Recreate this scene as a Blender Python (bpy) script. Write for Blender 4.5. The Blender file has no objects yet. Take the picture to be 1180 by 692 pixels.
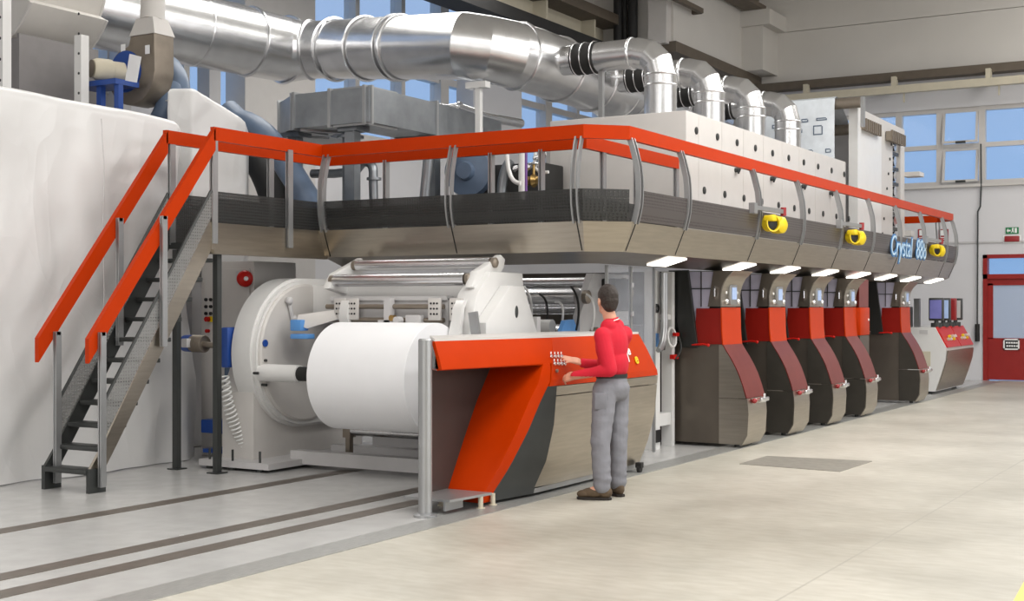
import bpy, bmesh, math, random
from mathutils import Vector, Matrix, noise
C = bpy.context.scene.collection
S = bpy.context.scene
random.seed(7)
V = Vector
# ------------------------------------------------------------------ camera, world, light, exposure
YAW, FPX, EYE, HORIZON = math.radians(30.5), 1527.0, 1.6, 353.0
cam = bpy.data.cameras.new('camera'); camo = bpy.data.objects.new('camera', cam); C.objects.link(camo)
camo.location = (0, 0, EYE); camo.rotation_euler = (math.pi/2, 0, YAW)
cam.sensor_width = 36; cam.lens = FPX/1180*36; cam.shift_y = (HORIZON-346)/1180
cam.clip_start = .1; cam.clip_end = 400
S.camera = camo
S.view_settings.view_transform = 'Standard'; S.view_settings.look = 'None'
S.view_settings.exposure = 0.0; S.view_settings.gamma = 1; S.view_settings.use_curve_mapping = False

def lin(c):
    return tuple((x/255/12.92 if x/255 <= .04045 else ((x/255+.055)/1.055)**2.4) for x in c) + (1,)
w = bpy.data.worlds.new('sky'); S.world = w; w.use_nodes = True
nt = w.node_tree; bg = nt.nodes['Background']
tc = nt.nodes.new('ShaderNodeTexCoord'); sp = nt.nodes.new('ShaderNodeSeparateXYZ'); rp = nt.nodes.new('ShaderNodeValToRGB')
nt.links.new(tc.outputs['Generated'], sp.inputs[0]); nt.links.new(sp.outputs['Z'], rp.inputs[0]); nt.links.new(rp.outputs[0], bg.inputs[0])
rp.color_ramp.elements[0].position = 0.0; rp.color_ramp.elements[0].color = lin((128,172,224))
rp.color_ramp.elements[1].position = .30; rp.color_ramp.elements[1].color = lin((172,198,238))
bg.inputs[1].default_value = 1.0

def area(name, loc, sx, sy, power, col=(1,.985,.955), rot=(0,0,0)):
    l = bpy.data.lights.new(name, 'AREA'); l.shape = 'RECTANGLE'; l.size = sx; l.size_y = sy; l.energy = power; l.color = col
    o = bpy.data.objects.new(name, l); o.location = loc; o.rotation_euler = rot; C.objects.link(o); return o
LP = .62
for nm, lc, sx, sy, pw in (('unseen_hall_light', (-2.2,4,7.6), 3,9, 880), ('unseen_hall_light', (-2.2,15,7.6), 3,9, 880), ('unseen_hall_light', (-1.8,24.5,9.3), 3,7, 760),
                          ('unseen_hall_light', (5,10,9.7), 3,16, 1500), ('unseen_hall_light', (-8.0,4.0,7.8), 3,5, 230), ('unseen_hall_light', (-11.4,15.5,7.5), 2,9, 620)):  # unseen overhead area lights; the last is added to brighten left wall and ducts
    area(nm, lc, sx, sy, pw*LP)
# tall glazing of the hall's right side, out of frame: daylight from the right; the rear light is an unseen fill
area('side_glazing_light', (11.5,12,4.2), 5,18, 1250*LP, (.97,.98,1), (0, math.radians(90), 0))
area('rear_fill_light', (-3,-6.5,4.0), 12,4, 620*LP, (1,.98,.95), (math.radians(90),0,0))

# ------------------------------------------------------------------ photograph geometry
_R = V((math.cos(YAW), math.sin(YAW), 0)); _F = V((-math.sin(YAW), math.cos(YAW), 0))
def W(px, py, X=None, Y=None, Z=None, D=None):
    """real-world point seen at a photo pixel, on the plane X=, Y=, Z= or at depth D"""
    d = _F + _R*((px-590)/FPX) + V((0,0,(HORIZON-py)/FPX))
    if X is not None: t = X/d.x
    elif Y is not None: t = Y/d.y
    elif Z is not None: t = (Z-EYE)/d.z
    else: t = D
    return d*t + V((0,0,EYE))
def ZY(py, p):           # height seen at row py above a point p
    return EYE + (HORIZON-py)/FPX*(V((p[0],p[1],0)).dot(_F))

# ------------------------------------------------------------------ mesh builder
def frame(d):
    d = d.normalized(); a = V((0,0,1)) if abs(d.z) < .9 else V((1,0,0))
    u = d.cross(a).normalized(); return u, d.cross(u).normalized()
class MB:
    def __init__(s): s.bm = bmesh.new()
    def box(s, a, b, bev=0, seg=2):
        lo = [min(a[i],b[i]) for i in range(3)]; hi = [max(a[i],b[i]) for i in range(3)]
        vs = [s.bm.verts.new((x,y,z)) for x in (lo[0],hi[0]) for y in (lo[1],hi[1]) for z in (lo[2],hi[2])]
        fs = [s.bm.faces.new([vs[i] for i in f]) for f in ((0,1,3,2),(4,6,7,5),(0,4,5,1),(2,3,7,6),(0,2,6,4),(1,5,7,3))]
        if bev:
            es = list({e for f in fs for e in f.edges})
            bmesh.ops.bevel(s.bm, geom=es, offset=bev, segments=seg, profile=.5, affect='EDGES', clamp_overlap=True)
        return s
    def obox(s, c, ax, half, bev=0):
        """oriented box: centre, three axes, half sizes"""
        c = V(c); vs = []
        for i in (-1,1):
            for j in (-1,1):
                for k in (-1,1):
                    vs.append(s.bm.verts.new(c+V(ax[0])*half[0]*i+V(ax[1])*half[1]*j+V(ax[2])*half[2]*k))
        fs = [s.bm.faces.new([vs[i] for i in f]) for f in ((0,1,3,2),(4,6,7,5),(0,4,5,1),(2,3,7,6),(0,2,6,4),(1,5,7,3))]
        if bev:
            bmesh.ops.bevel(s.bm, geom=list({e for f in fs for e in f.edges}), offset=bev, segments=2, profile=.5, affect='EDGES', clamp_overlap=True)
        return s
    def beam(s, p, q, wd, ht, up=(0,0,1), bev=0):
        p, q = V(p), V(q); d = (q-p).normalized(); u = V(up); u = (u - d*u.dot(d)).normalized(); sd = d.cross(u)
        return s.obox((p+q)/2, (d, sd, u), ((q-p).length/2, wd/2, ht/2), bev)
    def tube(s, pts, r, seg=14, caps=True, closed=False, split=False):
        pts = [V(p) for p in pts]; n = len(pts); rr = r if isinstance(r, (list,tuple)) else [r]*n
        rings = []; u = None
        for i, p in enumerate(pts):
            if closed: t = (pts[(i+1)%n]-pts[i-1]).normalized()
            else:
                a = (pts[i]-pts[i-1]).normalized() if i else None; b = (pts[i+1]-pts[i]).normalized() if i < n-1 else None
                t = ((a or b)+(b or a))
                t = t.normalized() if t.length > 1e-6 else (a or b)
            if u is None: u, v_ = frame(t)
            else:
                u = (u - t*u.dot(t)).normalized(); v_ = t.cross(u)
            k = 1.0
            if not closed and 0 < i < n-1:
                c = max(.5, a.dot(t)); k = 1/c
            cs = [(u*math.cos(2*math.pi*j/seg) + t.cross(u)*math.sin(2*math.pi*j/seg))*rr[i] for j in range(seg)]
            if k > 1.002:
                e = (b-a).normalized(); cs = [c_+e*(c_.dot(e)*(1/math.sqrt((1+a.dot(b))/2)-1)) for c_ in cs]
            rings.append([s.bm.verts.new(p+c_) for c_ in cs])
            if split and 0 < i < n-1: rings.append([s.bm.verts.new(p+c_) for c_ in cs])
        if split:
            for i in range(0, len(rings)-1, 2):
                A, B = rings[i], rings[i+1]
                for j in range(seg): s.bm.faces.new((A[j], A[(j+1)%seg], B[(j+1)%seg], B[j]))
            return s
        for i in range(n if closed else n-1):
            A, B = rings[i], rings[(i+1)%n]
            for j in range(seg): s.bm.faces.new((A[j], A[(j+1)%seg], B[(j+1)%seg], B[j]))
        if caps and not closed:
            s.bm.faces.new(rings[0][::-1]); s.bm.faces.new(rings[-1])
        return s
    def cyl(s, p, q, r, r2=None, seg=24, caps=True):
        return s.tube([p,q], [r, r if r2 is None else r2], seg, caps)
    def lathe(s, c, axis, prof, seg=32, caps=True):
        """prof: (radius, distance along axis)"""
        c = V(c); d = V(axis).normalized(); u, v_ = frame(d); rings = []
        for r, h in prof:
            rings.append([s.bm.verts.new(c + d*h + (u*math.cos(2*math.pi*j/seg)+v_*math.sin(2*math.pi*j/seg))*max(r,1e-4)) for j in range(seg)])
        for A, B in zip(rings, rings[1:]):
            for j in range(seg): s.bm.faces.new((A[j], A[(j+1)%seg], B[(j+1)%seg], B[j]))
        if caps:
            s.bm.faces.new(rings[0][::-1]); s.bm.faces.new(rings[-1])
        return s
    def ring(s, c, axis, R, r, seg=32, rs=8):
        c = V(c); u, v_ = frame(V(axis)); pts = [c+(u*math.cos(2*math.pi*j/seg)+v_*math.sin(2*math.pi*j/seg))*R for j in range(seg)]
        return s.tube(pts, r, rs, closed=True)
    def prism(s, poly, vec, bev=0):
        vec = V(vec); a = [s.bm.verts.new(p) for p in poly]; b = [s.bm.verts.new(V(p)+vec) for p in poly]; n = len(a)
        fs = [s.bm.faces.new(a[::-1]), s.bm.faces.new(b)]
        for i in range(n): fs.append(s.bm.faces.new((a[i], a[(i+1)%n], b[(i+1)%n], b[i])))
        if bev:
            bmesh.ops.bevel(s.bm, geom=list({e for f in fs[:2] for e in f.edges}), offset=bev, segments=2, profile=.5, affect='EDGES', clamp_overlap=True)
        return s
    def slab(s, rows, vec):
        """grid of points given thickness by vec (a vector, or a function of the point)"""
        f = vec if callable(vec) else (lambda p: V(vec))
        A = [[s.bm.verts.new(p) for p in r] for r in rows]; B = [[s.bm.verts.new(V(p)+f(V(p))) for p in r] for r in rows]
        n, m = len(A), len(A[0])
        for i in range(n-1):
            for j in range(m-1):
                s.bm.faces.new((A[i][j], A[i][j+1], A[i+1][j+1], A[i+1][j])); s.bm.faces.new((B[i][j], B[i+1][j], B[i+1][j+1], B[i][j+1]))
        def side(P, Q):
            for k in range(len(P)-1): s.bm.faces.new((P[k], P[k+1], Q[k+1], Q[k]))
        side(A[0][::-1], B[0][::-1]); side(A[-1], B[-1]); side([r[0] for r in A], [r[0] for r in B]); side([r[-1] for r in A][::-1], [r[-1] for r in B][::-1])
        return s
    def grid(s, rows):
        A = [[s.bm.verts.new(p) for p in r] for r in rows]
        for i in range(len(A)-1):
            for j in range(len(A[0])-1): s.bm.faces.new((A[i][j], A[i][j+1], A[i+1][j+1], A[i+1][j]))
        return s
    def ball(s, c, r, seg=20):
        r = (r,r,r) if not isinstance(r, (tuple,list)) else r
        bmesh.ops.create_uvsphere(s.bm, u_segments=seg, v_segments=seg//2+2, radius=1, matrix=Matrix.Translation(V(c)) @ Matrix.Diagonal((*r,1)))
        return s

OFF = {}
def base_of(parent):
    return OFF.get(parent.name, V((0,0,0))) if parent else V((0,0,0))
def obj(name, mb, mat, parent=None, sharp=32, smooth=True, loc=None):
    bm = mb.bm
    bmesh.ops.recalc_face_normals(bm, faces=bm.faces); bm.normal_update()
    if smooth:
        ang = math.radians(sharp)
        for f in bm.faces: f.smooth = True
        for e in bm.edges:
            e.smooth = e.is_boundary or (len(e.link_faces) == 2 and e.calc_face_angle(0) < ang)
    if parent: o0 = base_of(parent)
    elif loc is not None: o0 = V(loc)
    else:
        xs = [v.co for v in bm.verts]
        o0 = V(((min(c.x for c in xs)+max(c.x for c in xs))/2, (min(c.y for c in xs)+max(c.y for c in xs))/2, min(c.z for c in xs)))
    for v in bm.verts: v.co -= o0
    me = bpy.data.meshes.new(name); bm.to_mesh(me); bm.free()
    me.materials.append(mat)
    o = bpy.data.objects.new(name, me); C.objects.link(o)
    if parent: o.parent = parent
    else: o.location = o0
    OFF[o.name] = o0
    return o
def tag(o, label, cat, group=None):
    o['label'] = label; o['category'] = cat
    if group: o['group'] = group
    return o
def thing(name, label, cat, loc, group=None):
    o = bpy.data.objects.new(name, None); C.objects.link(o); o.location = loc; o.empty_display_size = .2
    OFF[o.name] = V(loc); return tag(o, label, cat, group)
def struct(name, mb, mat, parent=None, **k):
    o = obj(name, mb, mat, parent, **k)
    if not parent: o['kind'] = 'structure'
    return o
def copy_thing(root, delta, label=None, group=None):
    r = root.copy(); C.objects.link(r); r.location = root.location + V(delta); OFF[r.name] = OFF[root.name] + V(delta)
    if label: r['label'] = label
    if group: r['group'] = group
    def kids(src, dst):
        for ch in [o for o in C.objects if o.parent == src]:
            c = ch.copy(); C.objects.link(c); c.parent = dst; kids(ch, c)
    kids(root, r); return r
def text(name, body, mat, parent, c, right, up, h, depth=.004, shear=0, bold=0):
    cu = bpy.data.curves.new(name, 'FONT'); cu.body = body; cu.size = 1; cu.align_x = 'CENTER'; cu.align_y = 'CENTER'; cu.extrude = .02; cu.shear = shear; cu.offset = bold
    t = bpy.data.objects.new('tmp', cu); C.objects.link(t); dg = bpy.context.evaluated_depsgraph_get(); dg.update()
    me = bpy.data.meshes.new_from_object(t.evaluated_get(dg)); bpy.data.objects.remove(t); bpy.data.curves.remove(cu)
    right, up = V(right).normalized(), V(up).normalized(); n = right.cross(up)
    bm = bmesh.new(); bm.from_mesh(me); bpy.data.meshes.remove(me)
    for v in bm.verts: v.co = V(c) + right*v.co.x*h + up*v.co.y*h + n*(v.co.z*depth/.02 + depth)
    m = MB(); m.bm.free(); m.bm = bm
    return obj(name, m, mat, parent, smooth=False)

# ------------------------------------------------------------------ materials
def mat(name, col, rough=.5, metal=0, var=.06, scale=6, bump=0, bscale=40, stretch=None, coat=0, spec=.5, emit=0):
    m = bpy.data.materials.new(name); m.use_nodes = True; t = m.node_tree; b = t.nodes['Principled BSDF']
    g = t.nodes.new('ShaderNodeNewGeometry'); mp = t.nodes.new('ShaderNodeMapping'); t.links.new(g.outputs['Position'], mp.inputs[0])
    if stretch: mp.inputs['Scale'].default_value = stretch
    n = t.nodes.new('ShaderNodeTexNoise'); n.inputs['Scale'].default_value = scale; n.inputs['Detail'].default_value = 4
    t.links.new(mp.outputs[0], n.inputs[0])
    r = t.nodes.new('ShaderNodeValToRGB'); t.links.new(n.outputs[0], r.inputs[0])
    c = lin(col); r.color_ramp.elements[0].position = .3; r.color_ramp.elements[1].position = .7
    r.color_ramp.elements[0].color = tuple(x*(1-var) for x in c[:3])+(1,); r.color_ramp.elements[1].color = tuple(min(1,x*(1+var)) for x in c[:3])+(1,)
    t.links.new(r.outputs[0], b.inputs['Base Color'])
    b.inputs['Roughness'].default_value = rough; b.inputs['Metallic'].default_value = metal
    b.inputs['Coat Weight'].default_value = coat; b.inputs['Specular IOR Level'].default_value = spec
    if emit:
        b.inputs['Emission Color'].default_value = c; b.inputs['Emission Strength'].default_value = emit
    if bump:
        n2 = t.nodes.new('ShaderNodeTexNoise'); n2.inputs['Scale'].default_value = bscale; t.links.new(mp.outputs[0], n2.inputs[0])
        bp = t.nodes.new('ShaderNodeBump'); bp.inputs['Strength'].default_value = bump; bp.inputs['Distance'].default_value = .02
        t.links.new(n2.outputs[0], bp.inputs['Height']); t.links.new(bp.outputs[0], b.inputs['Normal'])
    return m
def glass(name, tint, opac, rough=.03):
    """thin pane: mostly clear, a little tinted gloss"""
    m = bpy.data.materials.new(name); m.use_nodes = True; t = m.node_tree; t.nodes.clear()
    o = t.nodes.new('ShaderNodeOutputMaterial'); mx = t.nodes.new('ShaderNodeMixShader'); tr = t.nodes.new('ShaderNodeBsdfTransparent'); p = t.nodes.new('ShaderNodeBsdfPrincipled')
    p.inputs['Base Color'].default_value = lin(tint); p.inputs['Roughness'].default_value = rough
    n = t.nodes.new('ShaderNodeTexNoise'); n.inputs['Scale'].default_value = 1.5; mm = t.nodes.new('ShaderNodeMath'); mm.operation = 'MULTIPLY_ADD'
    mm.inputs[1].default_value = .04; mm.inputs[2].default_value = opac-.02; t.links.new(n.outputs[0], mm.inputs[0]); t.links.new(mm.outputs[0], mx.inputs[0])
    t.links.new(tr.outputs[0], mx.inputs[1]); t.links.new(p.outputs[0], mx.inputs[2]); t.links.new(mx.outputs[0], o.inputs[0]); return m
def perforated(name, col, hole, scale=55, clear=.1):
    m = bpy.data.materials.new(name); m.use_nodes = True; t = m.node_tree; b = t.nodes['Principled BSDF']; o = t.nodes['Material Output']
    b.inputs['Base Color'].default_value = lin(col); b.inputs['Roughness'].default_value = .38; b.inputs['Metallic'].default_value = .4
    g = t.nodes.new('ShaderNodeNewGeometry'); v = t.nodes.new('ShaderNodeTexVoronoi'); v.inputs['Scale'].default_value = scale; v.inputs['Randomness'].default_value = 0
    t.links.new(g.outputs['Position'], v.inputs[0]); lt = t.nodes.new('ShaderNodeMath'); lt.operation = 'LESS_THAN'; lt.inputs[1].default_value = hole
    t.links.new(v.outputs['Distance'], lt.inputs[0]); tr = t.nodes.new('ShaderNodeBsdfTransparent'); mx = t.nodes.new('ShaderNodeMixShader')
    ma = t.nodes.new('ShaderNodeMath'); ma.operation = 'MULTIPLY_ADD'; ma.inputs[1].default_value = .34; ma.inputs[2].default_value = clear; t.links.new(lt.outputs[0], ma.inputs[0]); t.links.new(ma.outputs[0], mx.inputs[0]); t.links.new(b.outputs[0], mx.inputs[1]); t.links.new(tr.outputs[0], mx.inputs[2]); t.links.new(mx.outputs[0], o.inputs[0]); return m

M = dict(
    white=mat('white_enamel', (222,221,219), .35, coat=.2, var=.02),
    offwhite=mat('grey_white_enamel', (203,199,195), .4, var=.02),
    pale=mat('pale_grey_paint', (196,194,194), .45, var=.03),
    paper=mat('white_paper', (238,238,240), .8, var=.01),
    tarp=mat('white_sheeting', (220,219,219), .36, var=.015, scale=2, bump=.06, bscale=5),
    film=mat('printed_film', (226,232,238), .2, var=.06, scale=9),
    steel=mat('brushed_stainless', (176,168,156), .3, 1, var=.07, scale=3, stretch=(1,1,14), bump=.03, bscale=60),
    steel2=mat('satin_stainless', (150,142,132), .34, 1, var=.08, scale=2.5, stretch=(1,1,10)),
    dsteel=mat('dark_stainless', (116,108,99), .42, .85, var=.1, scale=2),
    galv=mat('galvanised_sheet', (222,222,223), .27, .95, var=.06, scale=5, bump=.06, bscale=7),
    zinc=mat('zinc_duct_sheet', (150,154,158), .4, .9, var=.14, scale=4),
    chrome=mat('polished_roller', (228,228,230), .27, 1, var=.03),
    alu=mat('grey_aluminium', (168,169,170), .38, .75, var=.04),
    bronze=mat('brown_grey_metal', (140,130,118), .45, .6, var=.1),
    orange=mat('orange_red_lacquer', (184,52,1), .36, coat=0, spec=.12, var=.03),
    red=mat('deep_red_lacquer', (132,24,16), .34, coat=0, spec=.3, var=.03),
    redmetal=mat('red_tinted_metal', (150,62,54), .3, .85, var=.06),  # on the unit fronts this red is a reflection painted into steel
    bred=mat('bright_red_plastic', (190,28,20), .35, spec=.25, var=.03),
    black=mat('black_panel', (36,37,35), .35, var=.08),
    dark=mat('dark_grey_paint', (62,64,63), .42, .3, var=.06),
    anthr=mat('anthracite_sheet', (76,72,66), .42, .6, var=.08),
    rubber=mat('black_rubber', (32,31,30), .7, var=.1),
    blue=mat('blue_paint', (32,72,150), .4, var=.06),
    lblue=mat('light_blue_plastic', (92,150,214), .4, var=.05),
    hose=mat('blue_grey_hose', (88,104,126), .42, var=.08),
    logo=mat('logo_blue', (58,118,172), .4, var=.03), lblue2=mat('logo_pale_blue', (190,216,236), .4, var=.02),
    yellow=mat('yellow_plastic', (235,205,30), .35, var=.04),
    brass=mat('brass', (176,146,92), .3, 1, var=.08),
    purple=mat('purple_cable', (112,72,140), .5, var=.05),
    brown=mat('brown_beam_paint', (96,86,74), .6, var=.08),
    beige=mat('beige_paint', (196,188,168), .6, var=.04),
    green=mat('green_sign', (28,120,70), .4, var=.03),
    signred=mat('red_sign', (150,36,40), .4, var=.04),
    doorred=mat('door_red_paint', (150,30,26), .42, var=.05),
    wfix=mat('white_print', (240,240,238), .5, var=.01),
    lgt=mat('lamp_diffuser', (255,250,240), .5, var=.0, emit=3.2),
    screen=mat('lcd_screen', (150,170,205), .2, var=.08, emit=.35),
    screenv=mat('violet_screen', (112,112,170), .2, var=.08, emit=.15),
    skin=mat('skin', (214,160,134), .5, var=.05, scale=20),
    hair=mat('dark_brown_hair', (44,34,28), .55, var=.35, scale=90, bump=.5, bscale=120),
    cloth=mat('red_jersey', (204,24,48), .85, var=.06, scale=8, bump=.2, bscale=14),
    trouser=mat('grey_twill', (128,128,134), .9, var=.08, scale=8, bump=.25, bscale=16),
    shoe=mat('brown_suede', (88,72,54), .8, var=.15, scale=30),
    sole=mat('dark_sole', (40,34,30), .8, var=.1),
    ink=mat('black_ink', (20,20,22), .5), marking=mat('yellow_floor_paint', (232,206,110), .6, var=.04),
    plate=mat('dark_floor_plate', (150,147,138), .5, .3, var=.12, scale=12),
    track=mat('floor_rail_steel', (112,104,96), .42, .5, var=.12, scale=8),
    channel=mat('floor_channel_steel', (165,165,162), .4, .5, var=.2, scale=10, stretch=(14,1,1)),
    pane=glass('window_pane', (200,220,240), .07),
    guard=glass('clear_guard_pane', (205,210,222), .2),
    lilac=glass('lilac_guard_pane', (196,192,212), .93, .25),
    mesh=perforated('black_perforated_sheet', (62,62,61), .42, 34, .17),
    mesh3=perforated('grey_perforated_sheet', (150,150,148), .45, 34, .25),
    recess=mat('dark_recess_sheet', (70,66,63), .4, .2, var=.06),
    mesh2=perforated('dark_perforated_sheet', (92,86,84), .3, 34, .02),
)

def sheeting(name, col):
    """white plastic sheeting: smooth, with fine hard creases in the relief"""
    m = mat(name, col, .36, var=.012, scale=1.5); t = m.node_tree; b = t.nodes['Principled BSDF']; L = t.links.new
    g = t.nodes.new('ShaderNodeNewGeometry'); tot = None
    for rot, sc, scale, wt in ((.6,(1,1,.4),.9,1.0),(-.5,(1,1,.45),1.3,.8),(1.1,(1,1,.7),2.0,.35)):
        mp = t.nodes.new('ShaderNodeMapping'); mp.inputs['Rotation'].default_value = (rot,0,0); mp.inputs['Scale'].default_value = sc; L(g.outputs['Position'], mp.inputs[0])
        n = t.nodes.new('ShaderNodeTexNoise'); n.inputs['Scale'].default_value = scale; n.inputs['Detail'].default_value = 1.5; n.inputs['Distortion'].default_value = .4; L(mp.outputs[0], n.inputs[0])
        a = t.nodes.new('ShaderNodeMath'); a.operation = 'SUBTRACT'; a.inputs[1].default_value = .5; L(n.outputs[0], a.inputs[0])
        c = t.nodes.new('ShaderNodeMath'); c.operation = 'ABSOLUTE'; L(a.outputs[0], c.inputs[0])
        d = t.nodes.new('ShaderNodeMath'); d.operation = 'MULTIPLY'; d.inputs[1].default_value = -wt; L(c.outputs[0], d.inputs[0])
        if tot is None: tot = d
        else:
            e = t.nodes.new('ShaderNodeMath'); L(tot.outputs[0], e.inputs[0]); L(d.outputs[0], e.inputs[1]); tot = e
    bp = t.nodes.new('ShaderNodeBump'); bp.inputs['Strength'].default_value = .55; bp.inputs['Distance'].default_value = .17; L(tot.outputs[0], bp.inputs['Height']); L(bp.outputs[0], b.inputs['Normal'])
    return m
M['tarp'] = sheeting('white_sheeting_creased', (217,216,215))
# ------------------------------------------------------------------ the hall
def floor_material():
    m = bpy.data.materials.new('painted_floor_and_concrete'); m.use_nodes = True; t = m.node_tree; b = t.nodes['Principled BSDF']; L = t.links.new
    g = t.nodes.new('ShaderNodeNewGeometry'); sx = t.nodes.new('ShaderNodeSeparateXYZ'); L(g.outputs['Position'], sx.inputs[0])
    def nz(scale, det=6, stretch=None):
        mp = t.nodes.new('ShaderNodeMapping'); L(g.outputs['Position'], mp.inputs[0])
        if stretch: mp.inputs['Scale'].default_value = stretch
        n = t.nodes.new('ShaderNodeTexNoise'); n.inputs['Scale'].default_value = scale; n.inputs['Detail'].default_value = det; L(mp.outputs[0], n.inputs[0]); return n
    def ramp(n, a, c, p0=.35, p1=.65):
        r = t.nodes.new('ShaderNodeValToRGB'); r.color_ramp.elements[0].position = p0; r.color_ramp.elements[1].position = p1
        r.color_ramp.elements[0].color = lin(a); r.color_ramp.elements[1].color = lin(c); L(n.outputs[0], r.inputs[0]); return r
    def mix(f, a, c, mode='MIX'):
        x = t.nodes.new('ShaderNodeMix'); x.data_type = 'RGBA'; x.blend_type = mode
        if isinstance(f, (int,float)): x.inputs[0].default_value = f
        else: L(f, x.inputs[0])
        L(a, x.inputs[6]); L(c, x.inputs[7]); return x.outputs[2]
    conc = ramp(nz(.9, 8), (190,186,175), (208,204,193)); cloud = ramp(nz(.28, 4, (1,.6,1)), (205,203,198), (255,255,255), .3, .6); fine = ramp(nz(14, 8, (.4,1,1)), (225,222,216), (255,255,255))
    concrete = mix(.5, mix(1.0, conc.outputs[0], cloud.outputs[0], 'MULTIPLY'), mix(1.0, mix(1.0, conc.outputs[0], cloud.outputs[0], 'MULTIPLY'), fine.outputs[0], 'MULTIPLY'))
    paint = mix(.6, ramp(nz(.7, 5), (176,175,173), (190,189,187)).outputs[0], ramp(nz(5, 8), (178,177,175), (190,189,187)).outputs[0])
    def math_(op, a, bb):
        x = t.nodes.new('ShaderNodeMath'); x.operation = op
        for i, q in enumerate((a, bb)):
            if isinstance(q, (int,float)): x.inputs[i].default_value = q
            else: L(q, x.inputs[i])
        return x.outputs[0]
    side = math_('GREATER_THAN', sx.outputs['X'], -5.47)
    jx = math_('LESS_THAN', math_('ABSOLUTE', math_('ADD', sx.outputs['X'], 2.42), 0), .008)
    jy = math_('LESS_THAN', math_('ABSOLUTE', math_('SUBTRACT', math_('PINGPONG', sx.outputs['Y'], 3.5), 3.46), 0), .006)
    dk = ramp(nz(3), (150,146,136), (160,155,145))
    col = mix(math_('MULTIPLY', math_('MAXIMUM', jx, jy), .6), concrete, dk.outputs[0])
    L(mix(side, paint, col), b.inputs['Base Color'])
    rr = t.nodes.new('ShaderNodeMapRange'); L(side, rr.inputs[0]); rr.inputs[3].default_value = .24; rr.inputs[4].default_value = .42
    wv = math_('MULTIPLY_ADD', nz(2, 5).outputs[0], .14); wv.node.inputs[2].default_value = -.07
    L(math_('ADD', rr.outputs[0], wv), b.inputs['Roughness'])
    bp = t.nodes.new('ShaderNodeBump'); bp.inputs['Strength'].default_value = .05; bp.inputs['Distance'].default_value = .01; L(nz(9).outputs[0], bp.inputs['Height']); L(bp.outputs[0], b.inputs['Normal'])
    return m
M['floor'] = floor_material()
M['wall'] = mat('white_wall_paint', (214,213,215), .7, var=.02, scale=1.2)
M['wallup'] = mat('grey_concrete_panel', (205,201,195), .8, var=.03, scale=.8)
M['ceil'] = mat('ceiling_paint', (190,188,184), .8, var=.02)
XL, YB = -14.3, 30.0
struct('floor', MB().box((XL,-8,-.2),(12,YB+.3,0)), M['floor'], smooth=False)
struct('ceiling', MB().box((XL,-8,10.4),(12,YB+.3,10.6)), M['ceil'], smooth=False)
struct('wall_right', MB().box((12,-8,0),(12.3,YB,10.4)), M['wall'], smooth=False)
struct('wall_front', MB().box((XL,-8.3,0),(12,-8,10.4)), M['wall'], smooth=False)
# back wall with a window band and the red door opening
bx = lambda px: W(px, 200, Y=YB).x
bz = lambda px, py: W(px, py, Y=YB).z
wz0, wz1 = bz(1100,213), bz(1100,124); wx0, wx1 = bx(1035)-2.0, bx(1131)+3.0
dx0, dx1, dz1 = bx(1133), bx(1133)+1.75, bz(1150,293)
m = MB()
m.box((XL,YB,0),(dx0,YB+.3,wz0)).box((dx0,YB,dz1),(dx1,YB+.3,wz0)).box((dx1,YB,0),(12,YB+.3,wz0))
m.box((XL,YB,wz0),(wx0,YB+.3,wz1)).box((wx1,YB,wz0),(12,YB+.3,wz1))
m.box((XL,YB,wz1),(12,YB+.3,6.75))
struct('wall_back', m, M['wall'], smooth=False)
m = MB().box((XL,YB-.06,6.75),(12,YB+.3,8.0)).box((XL,YB-.05,8.015),(12,YB+.3,10.4))
struct('wall_back_upper', m, M['wallup'], smooth=False)
# window band of the back wall: frames, mullions, two tilted opening sashes
xs = [wx0, bx(1035)-1.05, bx(1035), bx(1082), bx(1131), bx(1131)+1.05, bx(1131)+2.0, wx1]
zm = bz(1100,168)
mull = [x for x in xs if wx0 < x < wx1]
wf = MB()
for z in (wz0+.04, wz1-.04): wf.box((wx0,YB+.06,z-.05),(wx1,YB+.2,z+.05))
for x in [wx0+.05]+mull+[wx1-.05]: wf.box((x-.07,YB+.05,wz0),(x+.07,YB+.2,wz1))
cols = list(zip([wx0]+mull, mull+[wx1]))
for a, b in cols: wf.box((a,YB+.07,zm-.05),(b,YB+.19,zm+.05))
wf.box((wx0,YB-.08,wz0-.06),(wx1,YB+.05,wz0+.0))
win = struct('window_1', wf, M['offwhite'], smooth=False)
for a, b in cols:
    for z0, z1 in ((wz0,zm),(zm,wz1)):
        struct('pane', MB().box((a+.07,YB+.12,z0+.05),(b-.07,YB+.13,z1-.05)), M['pane'], win, smooth=False)
ka, kb = mull[2]+.07, mull[3]-.07
for z0, z1 in ((wz0,zm),(zm,wz1)):     # sashes tipped into the room at the foot
    za, zb = z0+.06, z1-.06; s = MB(); tilt = .12
    def q(x, f): return (x, YB+.1-.02-tilt*(1-f), za+(zb-za)*f)
    for x in (ka+.03, kb-.03): s.beam(q(x,0), q(x,1), .05, .05, (0,1,0))
    for f in (.03,.97): s.beam(q(ka,f), q(kb,f), .05, .05)
    sash = struct('sash', s, M['offwhite'], win, smooth=False)
    struct('latch_bar', MB().box((ka+.3,YB-.09,za-.02),(kb-.25,YB-.05,za+.03)), M['dark'], sash, smooth=False)
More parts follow.
